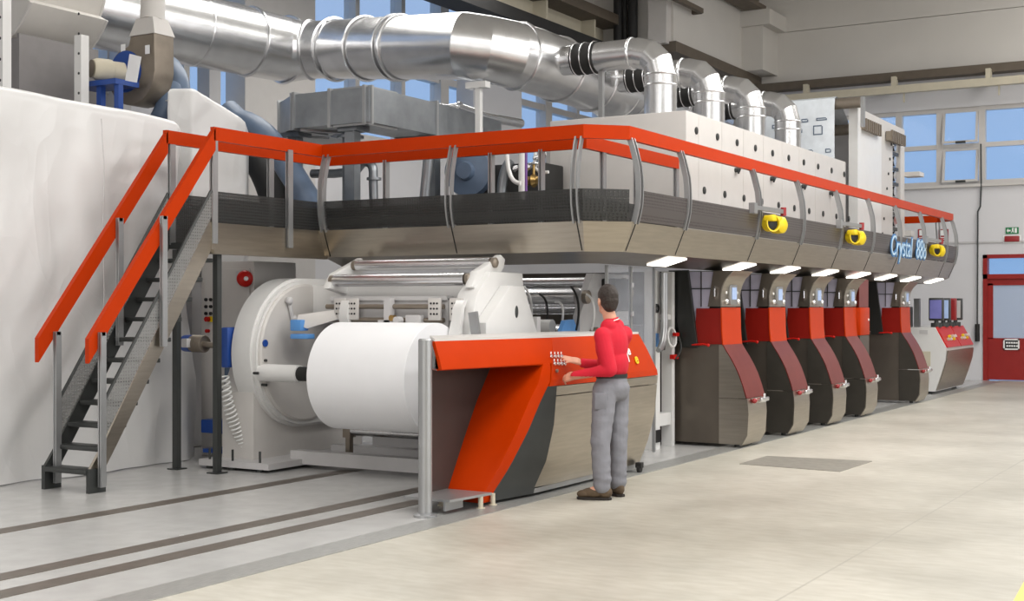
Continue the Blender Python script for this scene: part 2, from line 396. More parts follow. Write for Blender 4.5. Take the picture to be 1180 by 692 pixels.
# runner and pipe under the upper wall of the back
struct('trim_1', MB().box((XL,YB-.35,6.62),(12,YB,6.8)), M['brown'], smooth=False)
m = MB().box((-10.6,YB-.55,6.3),(12,YB-.4,6.47))
for x in (-9.6,-7.6,-5.6,-3.6,-1.6): m.box((x-.05,YB-.5,6.4),(x+.05,YB-.3,6.68)).box((x+.2,YB-.45,6.1),(x+.23,YB-.4,6.35))
struct('trim_2', m, M['beige'], smooth=False)
struct('trim_3', MB().box((XL,YB-.03,2.98),(12,YB,3.02)), M['pale'], smooth=False)
# door
dr = struct('door_1', MB().box((dx0+.09,YB+.02,.02),(dx1-.09,YB+.08,.92)).box((dx0+.09,YB+.02,.9),(dx0+.2,YB+.08,2.1)).box((dx1-.2,YB+.02,.9),(dx1-.09,YB+.08,2.1)).box((dx0+.09,YB+.02,2.06),(dx1-.09,YB+.08,2.2)), M['doorred'], smooth=False)
struct('door_frame', MB().box((dx0,YB-.03,0),(dx0+.09,YB+.2,dz1)).box((dx1-.09,YB-.03,0),(dx1,YB+.2,dz1)).box((dx0,YB-.03,dz1-.08),(dx1,YB+.2,dz1)).box((dx0,YB-.03,2.2),(dx1,YB+.2,2.3)), M['doorred'], dr, smooth=False)
M['frost'] = glass('frosted_door_pane', (196,206,222), .72, .3)
struct('door_pane', MB().box((dx0+.2,YB+.04,.92),(dx1-.2,YB+.06,2.06)), M['frost'], dr, smooth=False)
struct('transom_pane', MB().box((dx0+.09,YB+.08,2.3),(dx1-.09,YB+.09,dz1-.08)), M['pane'], dr, smooth=False)
sg = MB().box((bx(1157),YB-.0,bz(1165,402)),(bx(1174),YB+.02,bz(1165,391)))
sgn = struct('door_plate', sg, M['black'], dr, smooth=False)
pm = MB(); x0, x1, z0, z1 = bx(1157), bx(1174), bz(1165,402), bz(1165,391)
for a, b in (((x0,z0),(x1,z0)),((x0,z1),(x1,z1)),((x0,z0),(x0,z1)),((x1,z0),(x1,z1))): pm.box((a[0]-.015,YB-.012,a[1]-.015),(b[0]+.015,YB,b[1]+.015))
for k in range(5):
    pm.box((x0+.05+k*.05,YB-.012,z0+.05),(x0+.085+k*.05,YB,z0+.085)); pm.box((x0+.04+k*.05,YB-.012,z0+.12),(x0+.08+k*.05,YB,z0+.155))
struct('door_plate_print', pm, M['wfix'], sgn, smooth=False)
# outside wall lower part of left wall, windows above it
m = MB().box((XL-.3,-8,0),(XL,YB,4.55)).box((XL-.3,-8,7.9),(XL,YB,10.4)).box((XL-.3,-8,4.55),(XL,9.0,7.9)).box((XL-.3,28.6,4.55),(XL,YB,7.9))
struct('wall_left', m, M['wall'], smooth=False)
ys = [9.0+i*1.4 for i in range(15)]
wf = MB()
for i, y in enumerate(ys): wf.box((XL-.2,y-(.14 if i%3==0 else .06),4.55),(XL+.06,y+(.14 if i%3==0 else .06),7.9))
for z in (4.6,6.0,7.85): wf.box((XL-.15,9,z-.07),(XL+.02,28.6,z+.07))
win2 = struct('window_2', wf, M['offwhite'], smooth=False)
for a, b in zip(ys, ys[1:]):
    for z0, z1 in ((4.67,5.93),(6.07,7.78)):
        struct('pane', MB().box((XL-.1,a+.06,z0),(XL-.09,b-.06,z1)), M['pane'], win2, smooth=False)
struct('trim_13', MB().box((XL,15.5,0),(-13.9,17.2,10.4)), M['offwhite'], smooth=False)
struct('trim_14', MB().box((XL,22.1,0),(-13.9,24.0,6.7)), M['wall'], smooth=False)
for k_, y_ in enumerate((13.2,15.0)): struct('trim_%d' % (15+k_), MB().box((XL,y_-.12,0),(-14.05,y_+.12,10.4)), M['pale'], smooth=False)
# crane runway along the left wall and the boxed-out upper corner
m = MB().box((-12.6,-2,6.75),(-12.05,25,6.98))
struct('crane_beam_flange', m, M['rubber'], smooth=False); 
m = MB().box((-12.75,-2,6.98),(-12.5,25,7.42))
for y in range(0,25,2): m.box((-12.5,y,6.98),(-12.2,y+.06,7.42))
struct('crane_beam_web', m, M['beige'], smooth=False)
struct('crane_beam_cap', MB().box((-12.75,-2,7.42),(-12.0,25,7.62)), M['brown'], smooth=False)
struct('wall_left_upper', MB().box((XL,-2,7.62),(-12.7,25,10.4)), M['wallup'], smooth=False)
m = MB().box((XL,25,7.0),(-10.9,YB,10.4))
struct('wall_left_corner', m, M['wallup'], smooth=False)
struct('trim_4', MB().box((XL,24.9,6.78),(-10.8,YB,7.0)), M['brown'], smooth=False)
struct('trim_5', MB().box((-11.35,24.75,6.95),(-10.95,25,8.6)), M['offwhite'], smooth=False)
struct('trim_6', MB().box((-10.95,28.9,7.0),(-10.4,YB,8.2),).box((-11.0,28.8,8.0),(-10.2,YB,8.35)), M['wallup'], smooth=False)
struct('ceiling_beam', MB().box((-10.8,14,8.35),(-10.35,29,8.45)).box((-10.63,14,8.45),(-10.52,29,8.9)).box((-10.8,14,8.9),(-10.35,29,9.0)), M['brown'], smooth=False)
m = MB()
for x in (-12.05,-11.9,-11.72): m.cyl((x,24.8,6.9),(x,24.8,10.3),.05 if x == -11.9 else .1)
struct('trim_7', m, M['rubber'])
m = MB()
for a, b, z in ((20.5,24.5,8.0),(22.5,26,7.8)): m.beam((-11.6,a,z),(-10.7,a,z),.1,.1).beam((-11.6,b,z),(-10.7,b,z),.1,.1).beam((-10.7,a,z),(-10.7,b,z),.1,.1)
struct('trim_8', m, M['brown'], smooth=False)
# floor fittings
struct('trim_9', MB().box((-5.6,-4,0),(-5.35,29.5,.006)), M['channel'], smooth=False)
for i, (px, py) in enumerate(((0,612),(0,665),(0,685))):
    x = W(px, py, Z=0).x; struct('trim_%d' % (10+i), MB().box((x-.085,-4,0),(x+.085,10.8,.004)), M['track'], smooth=False)
pts = [W(a, b, Z=.004) for a, b in ((852,534),(884,525),(1005,531),(968,543))]
tag(obj('floor_plate', MB().prism([(p.x,p.y,0) for p in pts], (0,0,.006)), M['plate'], smooth=False), 'dark grey plate let into the pale concrete floor in front of the print units', 'floor plate')
a = W(1168,692,Z=0); b = W(1180,670,Z=0); d = (b-a).normalized(); n = V((-d.y,d.x,0))
struct('floor_line', MB().prism([a-d*1.5+n*.0, b+d*2, b+d*2-n*.12, a-d*1.5-n*.12], (0,0,.003)), M['marking'], smooth=False)
# signs and cable on the back wall
def wall_box(x0, x1, y0, y1, d=.02): return (bx(x0),YB-d,bz(x0,y1)), (bx(x1),YB,bz(x0,y0))
t = thing('exit_sign', 'green emergency exit sign with white pictogram above the red door', 'sign', (bx(1166),YB,bz(1166,268)))
a, b = wall_box(1159,1174,262,269.5); obj('board', MB().box(a,b), M['green'], t, smooth=False)
pm = MB(); X0, Z0, ww, hh = a[0], a[2], b[0]-a[0], b[2]-a[2]; g = lambda u, v: (X0+ww*u, YB-.024, Z0+hh*v)
pm.box(g(.7,.15),(X0+ww*.87,YB-.02,Z0+hh*.88)).prism([g(.08,.5),g(.2,.85),g(.2,.62),g(.38,.62),g(.38,.38),g(.2,.38),g(.2,.15)], (0,.004,0))
pm.ball((X0+ww*.56,YB-.022,Z0+hh*.78),(.02,.004,.02),10).prism([g(.48,.68),g(.6,.7),g(.64,.2),g(.58,.2),g(.54,.45),g(.46,.15),g(.4,.15),g(.5,.5)], (0,.004,0))
obj('pictogram', pm, M['wfix'], t, smooth=False)
t = thing('alarm_box', 'dark red flat box with white border under the green exit sign', 'alarm panel', (bx(1166),YB,bz(1166,278)))
a, b = wall_box(1158,1175,272,278.5,.06); obj('housing', MB().box(a,b,.01), M['signred'], t); obj('back_plate', MB().box((a[0]-.03,YB-.02,a[2]-.03),(b[0]+.03,YB,b[2]+.02)), M['wfix'], t, smooth=False)
for x0, x1, lab in ((1058,1066,'red fire sign on the back wall, the left one of two'),(1082,1093,'red fire sign with white symbol on the back wall, nearer the red door')):
    t = thing('fire_sign', lab, 'sign', (bx(x0),YB,bz(x0,278)), 'red fire signs on the back wall')
    a, b = wall_box(x0,x1,264,277.5); obj('board', MB().box(a,b), M['signred'], t, smooth=False)
    X0, Z0, ww, hh = a[0], a[2], b[0]-a[0], b[2]-a[2]; pm = MB()
    pm.box((X0+ww*.2,YB-.024,Z0+hh*.45),(X0+ww*.6,YB-.02,Z0+hh*.92)).box((X0+ww*.7,YB-.024,Z0+hh*.45),(X0+ww*.78,YB-.02,Z0+hh*.8))
    for k in (.1,.25): pm.box((X0+ww*.15,YB-.024,Z0+hh*k),(X0+ww*.85,YB-.02,Z0+hh*(k+.06)))
    obj('symbol', pm, M['wfix'], t, smooth=False)
t = thing('window_cord', 'thin dark pull cord hanging from the tilted window beside the red door', 'cord', (bx(1127),YB,bz(1127,390)))
P = lambda x, y, d=.07: (bx(x),YB-d,bz(x,y))
obj('cord', MB().tube([P(1131,166),P(1131.5,215),P(1130.5,238),P(1127.5,244),P(1127,375)], .018, 6), M['dark'], t)
obj('handle', MB().cyl(P(1127,373),P(1127,393), .05, seg=10), M['rubber'], t)
# ------------------------------------------------------------------ walkway platform round the press
ZB, ZL, ZS, ZM, ZR0, ZR1 = 2.02, 2.12, 2.40, 2.70, 3.18, 3.31     # underside, lower lip, panel seam, mesh top, rail
YN, XE, YF = 11.12, -5.48, 25.5                                    # front lip, right lip, far lip
CH = .28
outer = [(-8.86,YN), (XE-CH,YN), (XE,YN+CH), (XE,YF-CH), (XE-CH,YF), (-8.2,YF)]
def offset(path, d, ext0=0):
    """path moved outwards (to its right-hand side when walked) by d"""
    n = len(path); res = []
    for i in range(n):
        P = V(path[i]); ns = []
        if i: e = (P-V(path[i-1])).normalized(); ns.append(V((e.y,-e.x)))
        if i < n-1: e = (V(path[i+1])-P).normalized(); ns.append(V((e.y,-e.x)))
        if len(ns) == 2: q = (ns[0]+ns[1]).normalized(); k = d/q.dot(ns[0])
        else: q = ns[0]; k = d
        res.append((P.x+q.x*k, P.y+q.y*k))
    return res
def prof(z):
    """how far the curved side bulges out at height z"""
    pts = [(ZB,-.34),(ZL,0),(ZS,.115),(2.55,.15),(ZM,.16),(2.9,.15),(3.1,.1),(3.31,.03)]
    for (a,b),(c,d) in zip(pts, pts[1:]):
        if z <= c: return b+(d-b)*(z-a)/(c-a)
    return pts[-1][1]
pf = thing('walkway_platform', 'raised steel walkway with orange red handrail running along the whole printing press', 'walkway', (-7,11.5,0))
def strip(path, zs, th=.02):
    rows = [[(x,y,z) for x,y in offset(path, prof(z))] for z in zs]
    inner = [[(x,y,z) for x,y in offset(path, prof(z)-th)] for z in zs]
    m = MB(); A = [[m.bm.verts.new(p) for p in r] for r in rows]; B = [[m.bm.verts.new(p) for p in r] for r in inner]; F = m.bm.faces.new
    for i in range(len(zs)-1):
        for j in range(len(path)-1):
            F((A[i][j],A[i][j+1],A[i+1][j+1],A[i+1][j])); F((B[i][j],B[i+1][j],B[i+1][j+1],B[i][j+1]))
    for j in range(len(path)-1): F((A[0][j+1],A[0][j],B[0][j],B[0][j+1])); F((A[-1][j],A[-1][j+1],B[-1][j+1],B[-1][j]))
    for j in (0,-1):
        for i in range(len(zs)-1): F((A[i][j],A[i+1][j],B[i+1][j],B[i][j]))
    return m
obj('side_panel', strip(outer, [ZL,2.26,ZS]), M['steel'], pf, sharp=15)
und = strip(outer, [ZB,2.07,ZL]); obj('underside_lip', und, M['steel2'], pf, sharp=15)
front = outer[:3]; right = [outer[2], outer[3]]; far = outer[3:]
obj('perforated_screen', strip([(outer[0][0]+.1,YN),outer[1],outer[2]], [ZS+.01,2.55,ZM]), M['mesh'], pf, sharp=15)
obj('perforated_screen', strip([(XE,YN+CH+.01),(XE,YF-CH)], [ZS+.01,2.55,ZM]), M['mesh2'], pf, sharp=15)
obj('perforated_screen', strip([(XE,YF-CH+.01),(XE-CH,YF),(-8.2,YF)], [ZS+.01,2.55,ZM]), M['mesh'], pf, sharp=15)
inner_path = [(-9.42,9.42),(-9.42,11.8),(-6.1,11.8),(-6.1,14.1)]
dk = MB().box((-9.42,9.42,2.16),(-8.86,11.95,2.22)).box((-9.42,YN+.1,2.16),(-6.2,11.9,2.22)).prism([(-6.25,YN+.4,2.16),(-5.6,YN+.4,2.16),(-5.6,YF-.3,2.16),(-6.25,YF-.3,2.16)],(0,0,.06)).box((-8.2,YF-1.2,2.16),(-6,YF-.1,2.22))
obj('deck', dk, M['dark'], pf, smooth=False)
# plain side section above the stair head
obj('side_panel', MB().box((-8.88,9.40,2.14),(-8.85,YN-.0,ZS)).box((-8.9,9.40,2.1),(-8.82,YN,2.14)), M['steel'], pf, smooth=False)
obj('perforated_screen', MB().box((-8.875,9.44,ZS+.01),(-8.86,YN,ZM)), M['mesh'], pf, smooth=False)
obj('perforated_screen', MB().box((-9.43,9.42,2.22),(-9.415,11.8,ZM)), M['mesh'], pf, smooth=False)
obj('perforated_screen', MB().box((-9.42,11.8,2.22),(-6.1,11.815,ZM)), M['mesh'], pf, smooth=False)
obj('perforated_screen', MB().box((-6.115,11.8,2.22),(-6.1,14.1,ZM)), M['mesh'], pf, smooth=False)
# handrails: a flat band of orange lacquered box section
def railband(pts, wd=.05, ht=.13, plumb=False):
    """mitred band along 3-D centre points"""
    m = MB(); n = len(pts); pts = [V(p) for p in pts]; secs = []
    for i, p in enumerate(pts):
        ds = []
        if i: ds.append((p-pts[i-1]).normalized())
        if i < n-1: ds.append((pts[i+1]-p).normalized())
        hs = [V((d.y,-d.x,0)).normalized() for d in ds]; h = sum(hs, V()).normalized(); h = h/ max(.4, h.dot(hs[0]))
        ups = []
        for d in ds: ups.append(d.cross(V((-d.y,d.x,0)).normalized())*-1 if False else (V((0,0,1))-d*d.z).normalized())
        u = sum(ups, V()).normalized(); u = u/max(.5, u.dot(ups[0]))
        if plumb: u = V((0,0,1))/max(.3, ups[0].z)
        secs.append([m.bm.verts.new(p+h*wd/2*a+u*ht/2*b) for a, b in ((1,-1),(1,1),(-1,1),(-1,-1))])
    for A, B in zip(secs, secs[1:]):
        for j in range(4): m.bm.faces.new((A[j],A[(j+1)%4],B[(j+1)%4],B[j]))
    m.bm.faces.new(secs[0][::-1]); m.bm.faces.new(secs[-1])
    return m
zc = (ZR0+ZR1)/2
ro = offset(outer, prof(zc))
orail = [(-8.86,9.42,zc)] + [(ro[0][0],ro[0][1],zc)] + [(x,y,zc) for x,y in ro[1:5]] + [(-6.9,ro[5][1],zc)]
obj('handrail', railband(orail), M['orange'], pf, sharp=10)
obj('handrail', railband([(-9.42,9.36,zc)]+[(x,y,zc) for x,y in inner_path[1:]]), M['orange'], pf, sharp=10)
obj('handrail', railband([(-6.55,YF-1.3,zc),(-8.1,YF-1.3,zc)]), M['orange'], pf, sharp=10)
# posts: straight ones beside the stair and on the inner rail, curved ones along the outer side
def straight(x, y, z0=2.2, z1=ZR0+.02):
    obj('post', MB().box((x-.022,y-.035,z0),(x-.008,y+.035,z1)).box((x+.008,y-.035,z0),(x+.022,y+.035,z1)), M['alu'], pf, smooth=False)
straight(-8.86,9.44); straight(-8.84,10.52)
for x, y in ((-9.42,9.45),(-9.42,10.9),(-8.55,11.8),(-7.2,11.8),(-6.6,11.8),(-6.1,12.2),(-6.1,13.0),(-6.1,14.07)): straight(x, y)
zz = [ZS-.02+(ZR0+.04-ZS)*k/9 for k in range(10)]
def curved(bx_, by_, nx, ny, strapdown=True):
    """twin flat bars bent to the bulge, standing on the seam; the joint line runs on down to the lip"""
    tx, ty = -ny, nx; m = MB()
    for s in (-.03,.03):
        m.slab([[(bx_+nx*(prof(z)+o)+tx*(s+e), by_+ny*(prof(z)+o)+ty*(s+e), z) for e in (-.008,.008)] for o, z in [(.02,z) for z in zz]], (-nx*.055,-ny*.055,0))
    o = obj('post', m, M['alu'], pf, sharp=20)
    if strapdown:
        m = MB(); z2 = [ZL+.01+(ZS-ZL)*k/4 for k in range(5)]
        m.slab([[(bx_+nx*(prof(z)+.004)+tx*e, by_+ny*(prof(z)+.004)+ty*e, z) for e in (-.006,.006)] for z in z2], (-nx*.01,-ny*.01,0)); obj('joint_strip', m, M['rubber'], o, sharp=20)
curved(-8.78,YN,0,-1); curved(W(527,294,Y=YN).x,YN,0,-1); curved(XE-CH-.02,YN,0,-1); curved(XE,YN+CH+.03,1,0)
for y in (12.6,14.7,16.3,17.95,19.55,21.1,22.7,24.35): curved(XE,y,1,0)
curved(XE,YF-CH-.05,1,0); curved(XE-CH,YF,0,1); curved(-6.6,YF,0,1,False)
# lamps let into the sloping underside
for y in (12.75,14.86,16.5,18.2,19.84,21.4,23.0,24.7):
    m = MB()
    a = [(XE-.03,ZL-.012),(XE-.27,ZB+.03-.012)]
    m.slab([[(a[i][0],y-.24+.48*j,a[i][1]) for j in (0,1)] for i in (0,1)], (0,0,-.015))
    o = obj('lamp_panel', m, M['lgt'], pf, smooth=False)
# lettering on the screen panels
xs_ = XE+prof(2.52)+.012
yA = W(1038,285,X=xs_).y; yB = W(1063,290,X=xs_).y
lg = text('lettering', 'Crystal', M['logo'], pf, (xs_,yA,2.53), (0,1,0), (0,0,1), .46, shear=.25, bold=.045)
text('lettering', '888', M['logo'], pf, (xs_,yB-.15,2.53), (0,1,0), (0,0,1), .46, shear=.25, bold=.045)
text('lettering', 'Crystal', M['lblue2'], pf, (xs_+.01,yA,2.53), (0,1,0), (0,0,1), .46, shear=.25, bold=-.012)
text('lettering', '888', M['lblue2'], pf, (xs_+.01,yB-.15,2.53), (0,1,0), (0,0,1), .46, shear=.25, bold=-.012)
# yellow lamp heads on swing arms
for px, lab in ((893,'yellow hand lamp on a grey arm, the nearest of three on the walkway'),(986,'yellow hand lamp on a grey arm, between the other two on the walkway'),(1080,'yellow hand lamp on a grey arm, the farthest of three beside blue lettering')):
    c = W(px, {893:259,986:274,1080:289}[px], X=XE+.25); t = thing('hand_lamp', lab, 'lamp', (XE+.19,c.y-.35,2.7), 'yellow hand lamps on the walkway')
    obj('arm', MB().beam((XE+.2,c.y-.55,2.73),(XE+.25,c.y+.3,2.73),.03,.05).box((XE+.15,c.y-.6,2.66),(XE+.22,c.y-.5,2.78)), M['alu'], t, smooth=False)
    h = MB(); zc_ = c.z; x_ = XE+.25
    h.box((x_-.05,c.y-.27,zc_+.03),(x_+.07,c.y+.2,zc_+.1),.02).lathe((x_,c.y+.1,zc_),(1,-.3,0),[(0,-.07),(.09,-.07),(.1,0),(.095,.07),(.06,.1),(0,.11)],24)
    h.lathe((x_,c.y-.16,zc_+.01),(1,-.6,0),[(.07,-.05),(.095,-.04),(.1,.06),(.085,.06),(.08,-.03)],24,caps=False)
    obj('housing', h, M['yellow'], t)
    obj('lens', MB().lathe((x_,c.y-.16,zc_+.0),(1,-.6,0),[(0,-.02),(.083,-.02),(.083,.03),(.06,.045),(0,.05)],20), M['ink'], t)
    obj('knob', MB().cyl((XE+.25,c.y+.3,2.68),(XE+.25,c.y+.3,2.78),.035,seg=12), M['signred'], t)
# ------------------------------------------------------------------ stair
st = thing('staircase', 'steep dark grey steel stair with orange red handrails climbing to the walkway', 'staircase', (-9.14,8.2,0))
XR, XLs = -8.86, -9.42
y0, y1, zt = 7.97, 9.42, 2.22
for x, m_ in ((XR, 'steel'), (XLs, 'dark')):
    sgn_ = 1
    poly = [(x,7.93,.0),(x,8.07,.0),(x,8.07,.16),(x,8.25,.42),(x,y1,2.16),(x,y1,2.42),(x,y1-.05,2.42),(x,8.05,.36),(x,7.93,.2)]
    o = obj('stringer', MB().prism(poly, (-.03,0,0)), M[m_], st, smooth=False)
    obj('foot', MB().box((x-.035,7.92,0),(x+.008,8.1,.21)), M['dark'], o, smooth=False)
nst = 11
for k in range(nst):
    f = k/(nst-1); z = .2+f*(2.06-.2); y = 8.0+f*(9.36-8.0)
    obj('tread', MB().box((XLs+.0,y-.1,z-.04),(XR-.03,y+.1,z),.006), M['dark'], st)
for x in (XR+.006, XLs+.006):
    sc = MB().prism([(x,8.07,.75),(x,8.07,.45),(x,y1-.03,2.45),(x,y1-.03,ZM)], (.012,0,0)); obj('perforated_screen', sc, M['mesh3'], st, smooth=False)
    fr = MB().tube([(x+.006,8.06,.45),(x+.006,8.06,.76),(x+.006,y1-.03,ZM)], .014, 8); obj('screen_edge', fr, M['dark'], st)
for x in (XR, XLs):
    yy = y1-.0 if x == XR else 9.36
    obj('handrail', railband([(x,yy-1.52,1.22),(x,yy+.02,zc-.05)], plumb=True), M['orange'], st, sharp=10)
    for y, z0, z1 in ((8.02,.05,1.38),(8.74,1.24,2.42)):
        obj('post', MB().box((x+.03,y-.03,z0),(x+.045,y+.03,z1)).box((x+.055,y-.03,z0),(x+.07,y+.03,z1)).box((x+.03,y-.02,z1-.03),(x+.07,y+.02,z1)), M['alu'], st, smooth=False)
# supports under the stair head
obj('support_post', MB().box((-8.93,9.5,0),(-8.87,9.56,2.16)).box((-8.97,9.46,0),(-8.83,9.6,.012)), M['dark'], pf, smooth=False)
obj('support_post', MB().box((-9.5,9.54,0),(-9.44,9.6,2.16)).box((-9.53,9.5,0),(-9.4,9.64,.012)), M['dark'], pf, smooth=False)
# ------------------------------------------------------------------ unwinding stand with the big roll
uw = thing('unwind_stand', 'white enamelled unwinding stand with big round side frame holding the paper roll', 'machine', (-7.9,10.6,0))
cy, cz, R = 10.64, 1.13, .73
XF, XB = -8.75, -9.06
def sidepoly(x, grow=0, y_end=11.9):
    r = R+grow; pts = [(x, cy-r*math.sin(a), cz+r*math.cos(a)) for a in [math.pi*k/48 for k in range(0,49)]]
    return pts + [(x,y_end,cz-r),(x,y_end,cz+r)]
obj('side_frame', MB().prism(sidepoly(XB), (XF-XB,0,0)), M['white'], uw, sharp=40)
obj('rim', MB().prism(sidepoly(XB+.02, .03, 11.88), (.24,0,0)), M['white'], uw, sharp=40)
obj('pedestal', MB().prism([(-9.25,9.98,.09),(-9.25,9.98,.75),(-9.25,10.1,1.0),(-9.25,11.7,1.0),(-9.25,11.75,.09)],(.41,0,0)), M['offwhite'], uw, smooth=False)
bp = MB().box((-9.35,9.75,.03),(-8.45,11.9,.09)).box((-8.6,10.25,.04),(-6.7,10.4,.17)).box((-8.6,10.9,.04),(-6.7,11.05,.17))
obj('base_plate', bp, M['pale'], uw, smooth=False)
for x in (-9.25,-8.95,-8.6): obj('levelling_foot', MB().cyl((x,9.8,0),(x,9.8,.03),.035).cyl((x,9.8,.02),(x,9.8,.2),.012,seg=8), M['dark'], uw)
# turret disc and arms in front of the side frame
obj('turret_disc', MB().lathe((XF-.01,cy,cz),(1,0,0),[(R-.03,0),(R-.03,.03),(R-.05,.045)],64), M['offwhite'], uw)
RZ, RY = .95, 10.0
arm = MB().cyl((XF,RY,RZ),(-8.27,RY,RZ),.088,.084); ao = obj('chuck_arm', arm, M['white'], uw)
obj('chuck', MB().cyl((-8.28,RY,RZ),(-7.83,RY,RZ),.07), M['rubber'], ao)
obj('core_collar', MB().lathe((-7.95,RY,RZ),(1,0,0),[(.045,0),(.06,.03),(.06,.2)],24), M['white'], ao)
obj('chuck_arm', MB().cyl((XF,11.2,1.25),(-8.3,11.2,1.25),.1), M['white'], uw)
for a, b in ((0,.12),(0,-.12),(-.12,0)): obj('hub_bolt', MB().cyl((XF,RY+a,RZ+b),(XF+.06,RY+a,RZ+b),.014,seg=8), M['dark'], uw)
sg = MB().cyl((XF+.035,10.0,1.24),(XF+.05,10.0,1.24),.035); obj('blue_round_sticker', sg, M['blue'], uw)['label'] = 'round blue warning sticker'
# sensor bracket, hinge and blue motor on the disc
br = W(347,372,X=-8.5); obj('sensor_head', MB().prism([(-8.55,br.y,1.42),(-8.55,br.y+.04,1.52),(-8.15,br.y+.25,1.58),(-8.1,br.y+.25,1.5),(-8.45,br.y+.06,1.38)],(.06,-.1,0),.01), M['offwhite'], uw)
obj('sensor_clamp', MB().box((-8.56,br.y-.1,1.36),(-8.42,br.y+.02,1.47),.01).box((-8.56,br.y-.1,1.28),(-8.34,br.y+.02,1.33),.01), M['lblue'], uw)
obj('hinge', MB().cyl((XF+.06,10.35,1.62),(XF+.06,10.42,1.4),.022,seg=10).ball((XF+.07,10.33,1.66),.04).ball((XF+.07,10.41,1.48),.035), M['pale'], uw)
obj('drive_motor', MB().cyl((-8.55,10.75,1.12),(-8.2,10.75,1.12),.1).box((-8.5,10.6,1.02),(-8.25,10.9,1.22),.02), M['blue'], uw)
# crosshead: beam, roller arms, rollers, knives
xb0, xb1 = -8.75, -6.75
obj('cross_beam', MB().box((xb0,10.75,1.52),(xb1+.1,11.25,1.82),.015), M['white'], uw)
for x in (-8.36,-6.68):
    obj('roller_arm', MB().prism([(x,10.45,1.78),(x,10.55,1.93),(x,11.0,2.1),(x,11.07,2.06),(x,11.05,1.98),(x,10.75,1.72)],(.09,0,0),.02), M['white'], uw)
for y, z, a, b, r in ((10.55,1.86,-8.27,-6.72,.062),(10.85,2.02,-8.22,-6.62,.055)):
    o = obj('guide_roller', MB().cyl((a,y,z),(b,y,z),r,seg=32), M['chrome'], uw)
    for x, s in ((a,-1),(b,1)): obj('bearing', MB().lathe((x,y,z),(s,0,0),[(r*.5,0),(r*.9,.015),(r*.9,.05),(r*.4,.07)],20), M['bronze'], o)
ry = 10.45
for z in (1.6,1.47): obj('cross_shaft', MB().cyl((-8.3,ry,z),(-6.9,ry,z),.024), M['bronze'], uw)
obj('cross_rail', MB().box((-8.3,10.52,1.38),(-6.9,10.6,1.68)).box((-8.3,10.5,1.66),(-6.9,10.62,1.7)), M['pale'], uw, smooth=False)
for x, lab in ((-8.1,0),(-7.95,1),(-6.98,2),(-6.74,3)):
    p = MB().box((x-.07,ry-.05,1.47),(x+.07,ry-.02,1.68),.006); o = obj('drilled_plate', p, M['offwhite'], uw)
    for i in (-.035,.0,.035):
        for j in (1.53,1.58,1.63): obj('hole', MB().cyl((x+i,ry-.049,j),(x+i,ry-.056,j),.01,seg=8), M['ink'], o)
for x, pr_ in ((-8.03,((.045,10.4,1.66),(.05,10.37,1.58),(.05,10.36,1.5),(.055,10.38,1.44))),(-6.62,((.045,10.3,1.66),(.05,10.24,1.58),(.05,10.23,1.5),(.055,10.2,1.4),(.07,10.18,1.3),(.085,10.17,1.12)))):
    m = MB().slab([[(x-w_,y,z),(x+w_,y,z)] for w_,y,z in pr_], (0,.05,.0)); obj('lever_arm', m, M['white'], uw, sharp=60)
m = MB().box((-7.55,10.38,1.42),(-7.48,10.46,1.68)).box((-7.62,10.38,1.4),(-7.38,10.46,1.47)).cyl((-7.35,10.38,1.47),(-7.35,10.3,1.47),.035,seg=16).box((-7.3,10.38,1.42),(-7.12,10.46,1.52),.01); obj('knife_carriage', m, M['pale'], uw)
obj('brass_knob', MB().cyl((-7.42,10.38,1.49),(-7.42,10.32,1.49),.03,seg=14), M['brass'], uw)
# right-hand upright with slanted hood
m = MB().prism([(-6.75,10.35,.09),(-6.75,10.3,1.3),(-6.75,10.45,1.72),(-6.75,10.7,1.93),(-6.75,11.3,1.93),(-6.75,11.5,.09)],(.22,0,0),.015); obj('upright', m, M['white'], uw)
m = MB().prism([(-6.53,10.4,.3),(-6.53,10.4,1.45),(-6.53,10.85,1.8),(-6.53,11.1,1.8),(-6.53,11.45,1.2),(-6.53,11.45,.3)],(.13,0,0),.015); hd = obj('hood', m, M['white'], uw)
obj('hood_latch', MB().ball((-6.4,10.95,1.55),(.012,.03,.06),12), M['dark'], hd)
obj('brace', MB().beam((-6.47,10.28,1.55),(-6.4,10.28,1.1),.09,.03,(0,1,0)), M['alu'], uw)
obj('cross_roller', MB().cyl((-8.05,10.55,.37),(-6.75,10.55,.37),.05,seg=28), M['chrome'], uw)
obj('roller_support', MB().box((-8.14,10.5,.3),(-8.05,10.6,.44)).box((-8.12,10.52,.12),(-8.07,10.58,.32)), M['bronze'], uw, smooth=False)
obj('rear_panel', MB().box((-8.4,11.35,.05),(-6.4,11.42,1.5)), M['pale'], uw, smooth=False)
for x in (-6.62,): obj('blue_sticker', MB().box((x-.03,10.29,1.18),(x+.09,10.297,1.27)), M['lblue'], uw, smooth=False)
rl = thing('paper_roll', 'huge white paper roll hanging in the unwinding stand behind the operator console', 'paper roll', (-7.22,RY,.45))
obj('wound_paper', MB().lathe((-7.78,RY,RZ),(1,0,0),[(.09,0),(.5,0),(.503,.004),(.503,1.086),(.5,1.09),(.09,1.09)],96,caps=False), M['paper'], rl, sharp=30)
obj('core_tube', MB().lathe((-7.80,RY,RZ),(1,0,0),[(.075,0),(.09,0),(.09,1.13),(.075,1.13),(.075,0)],32,caps=False), M['beige'], rl)
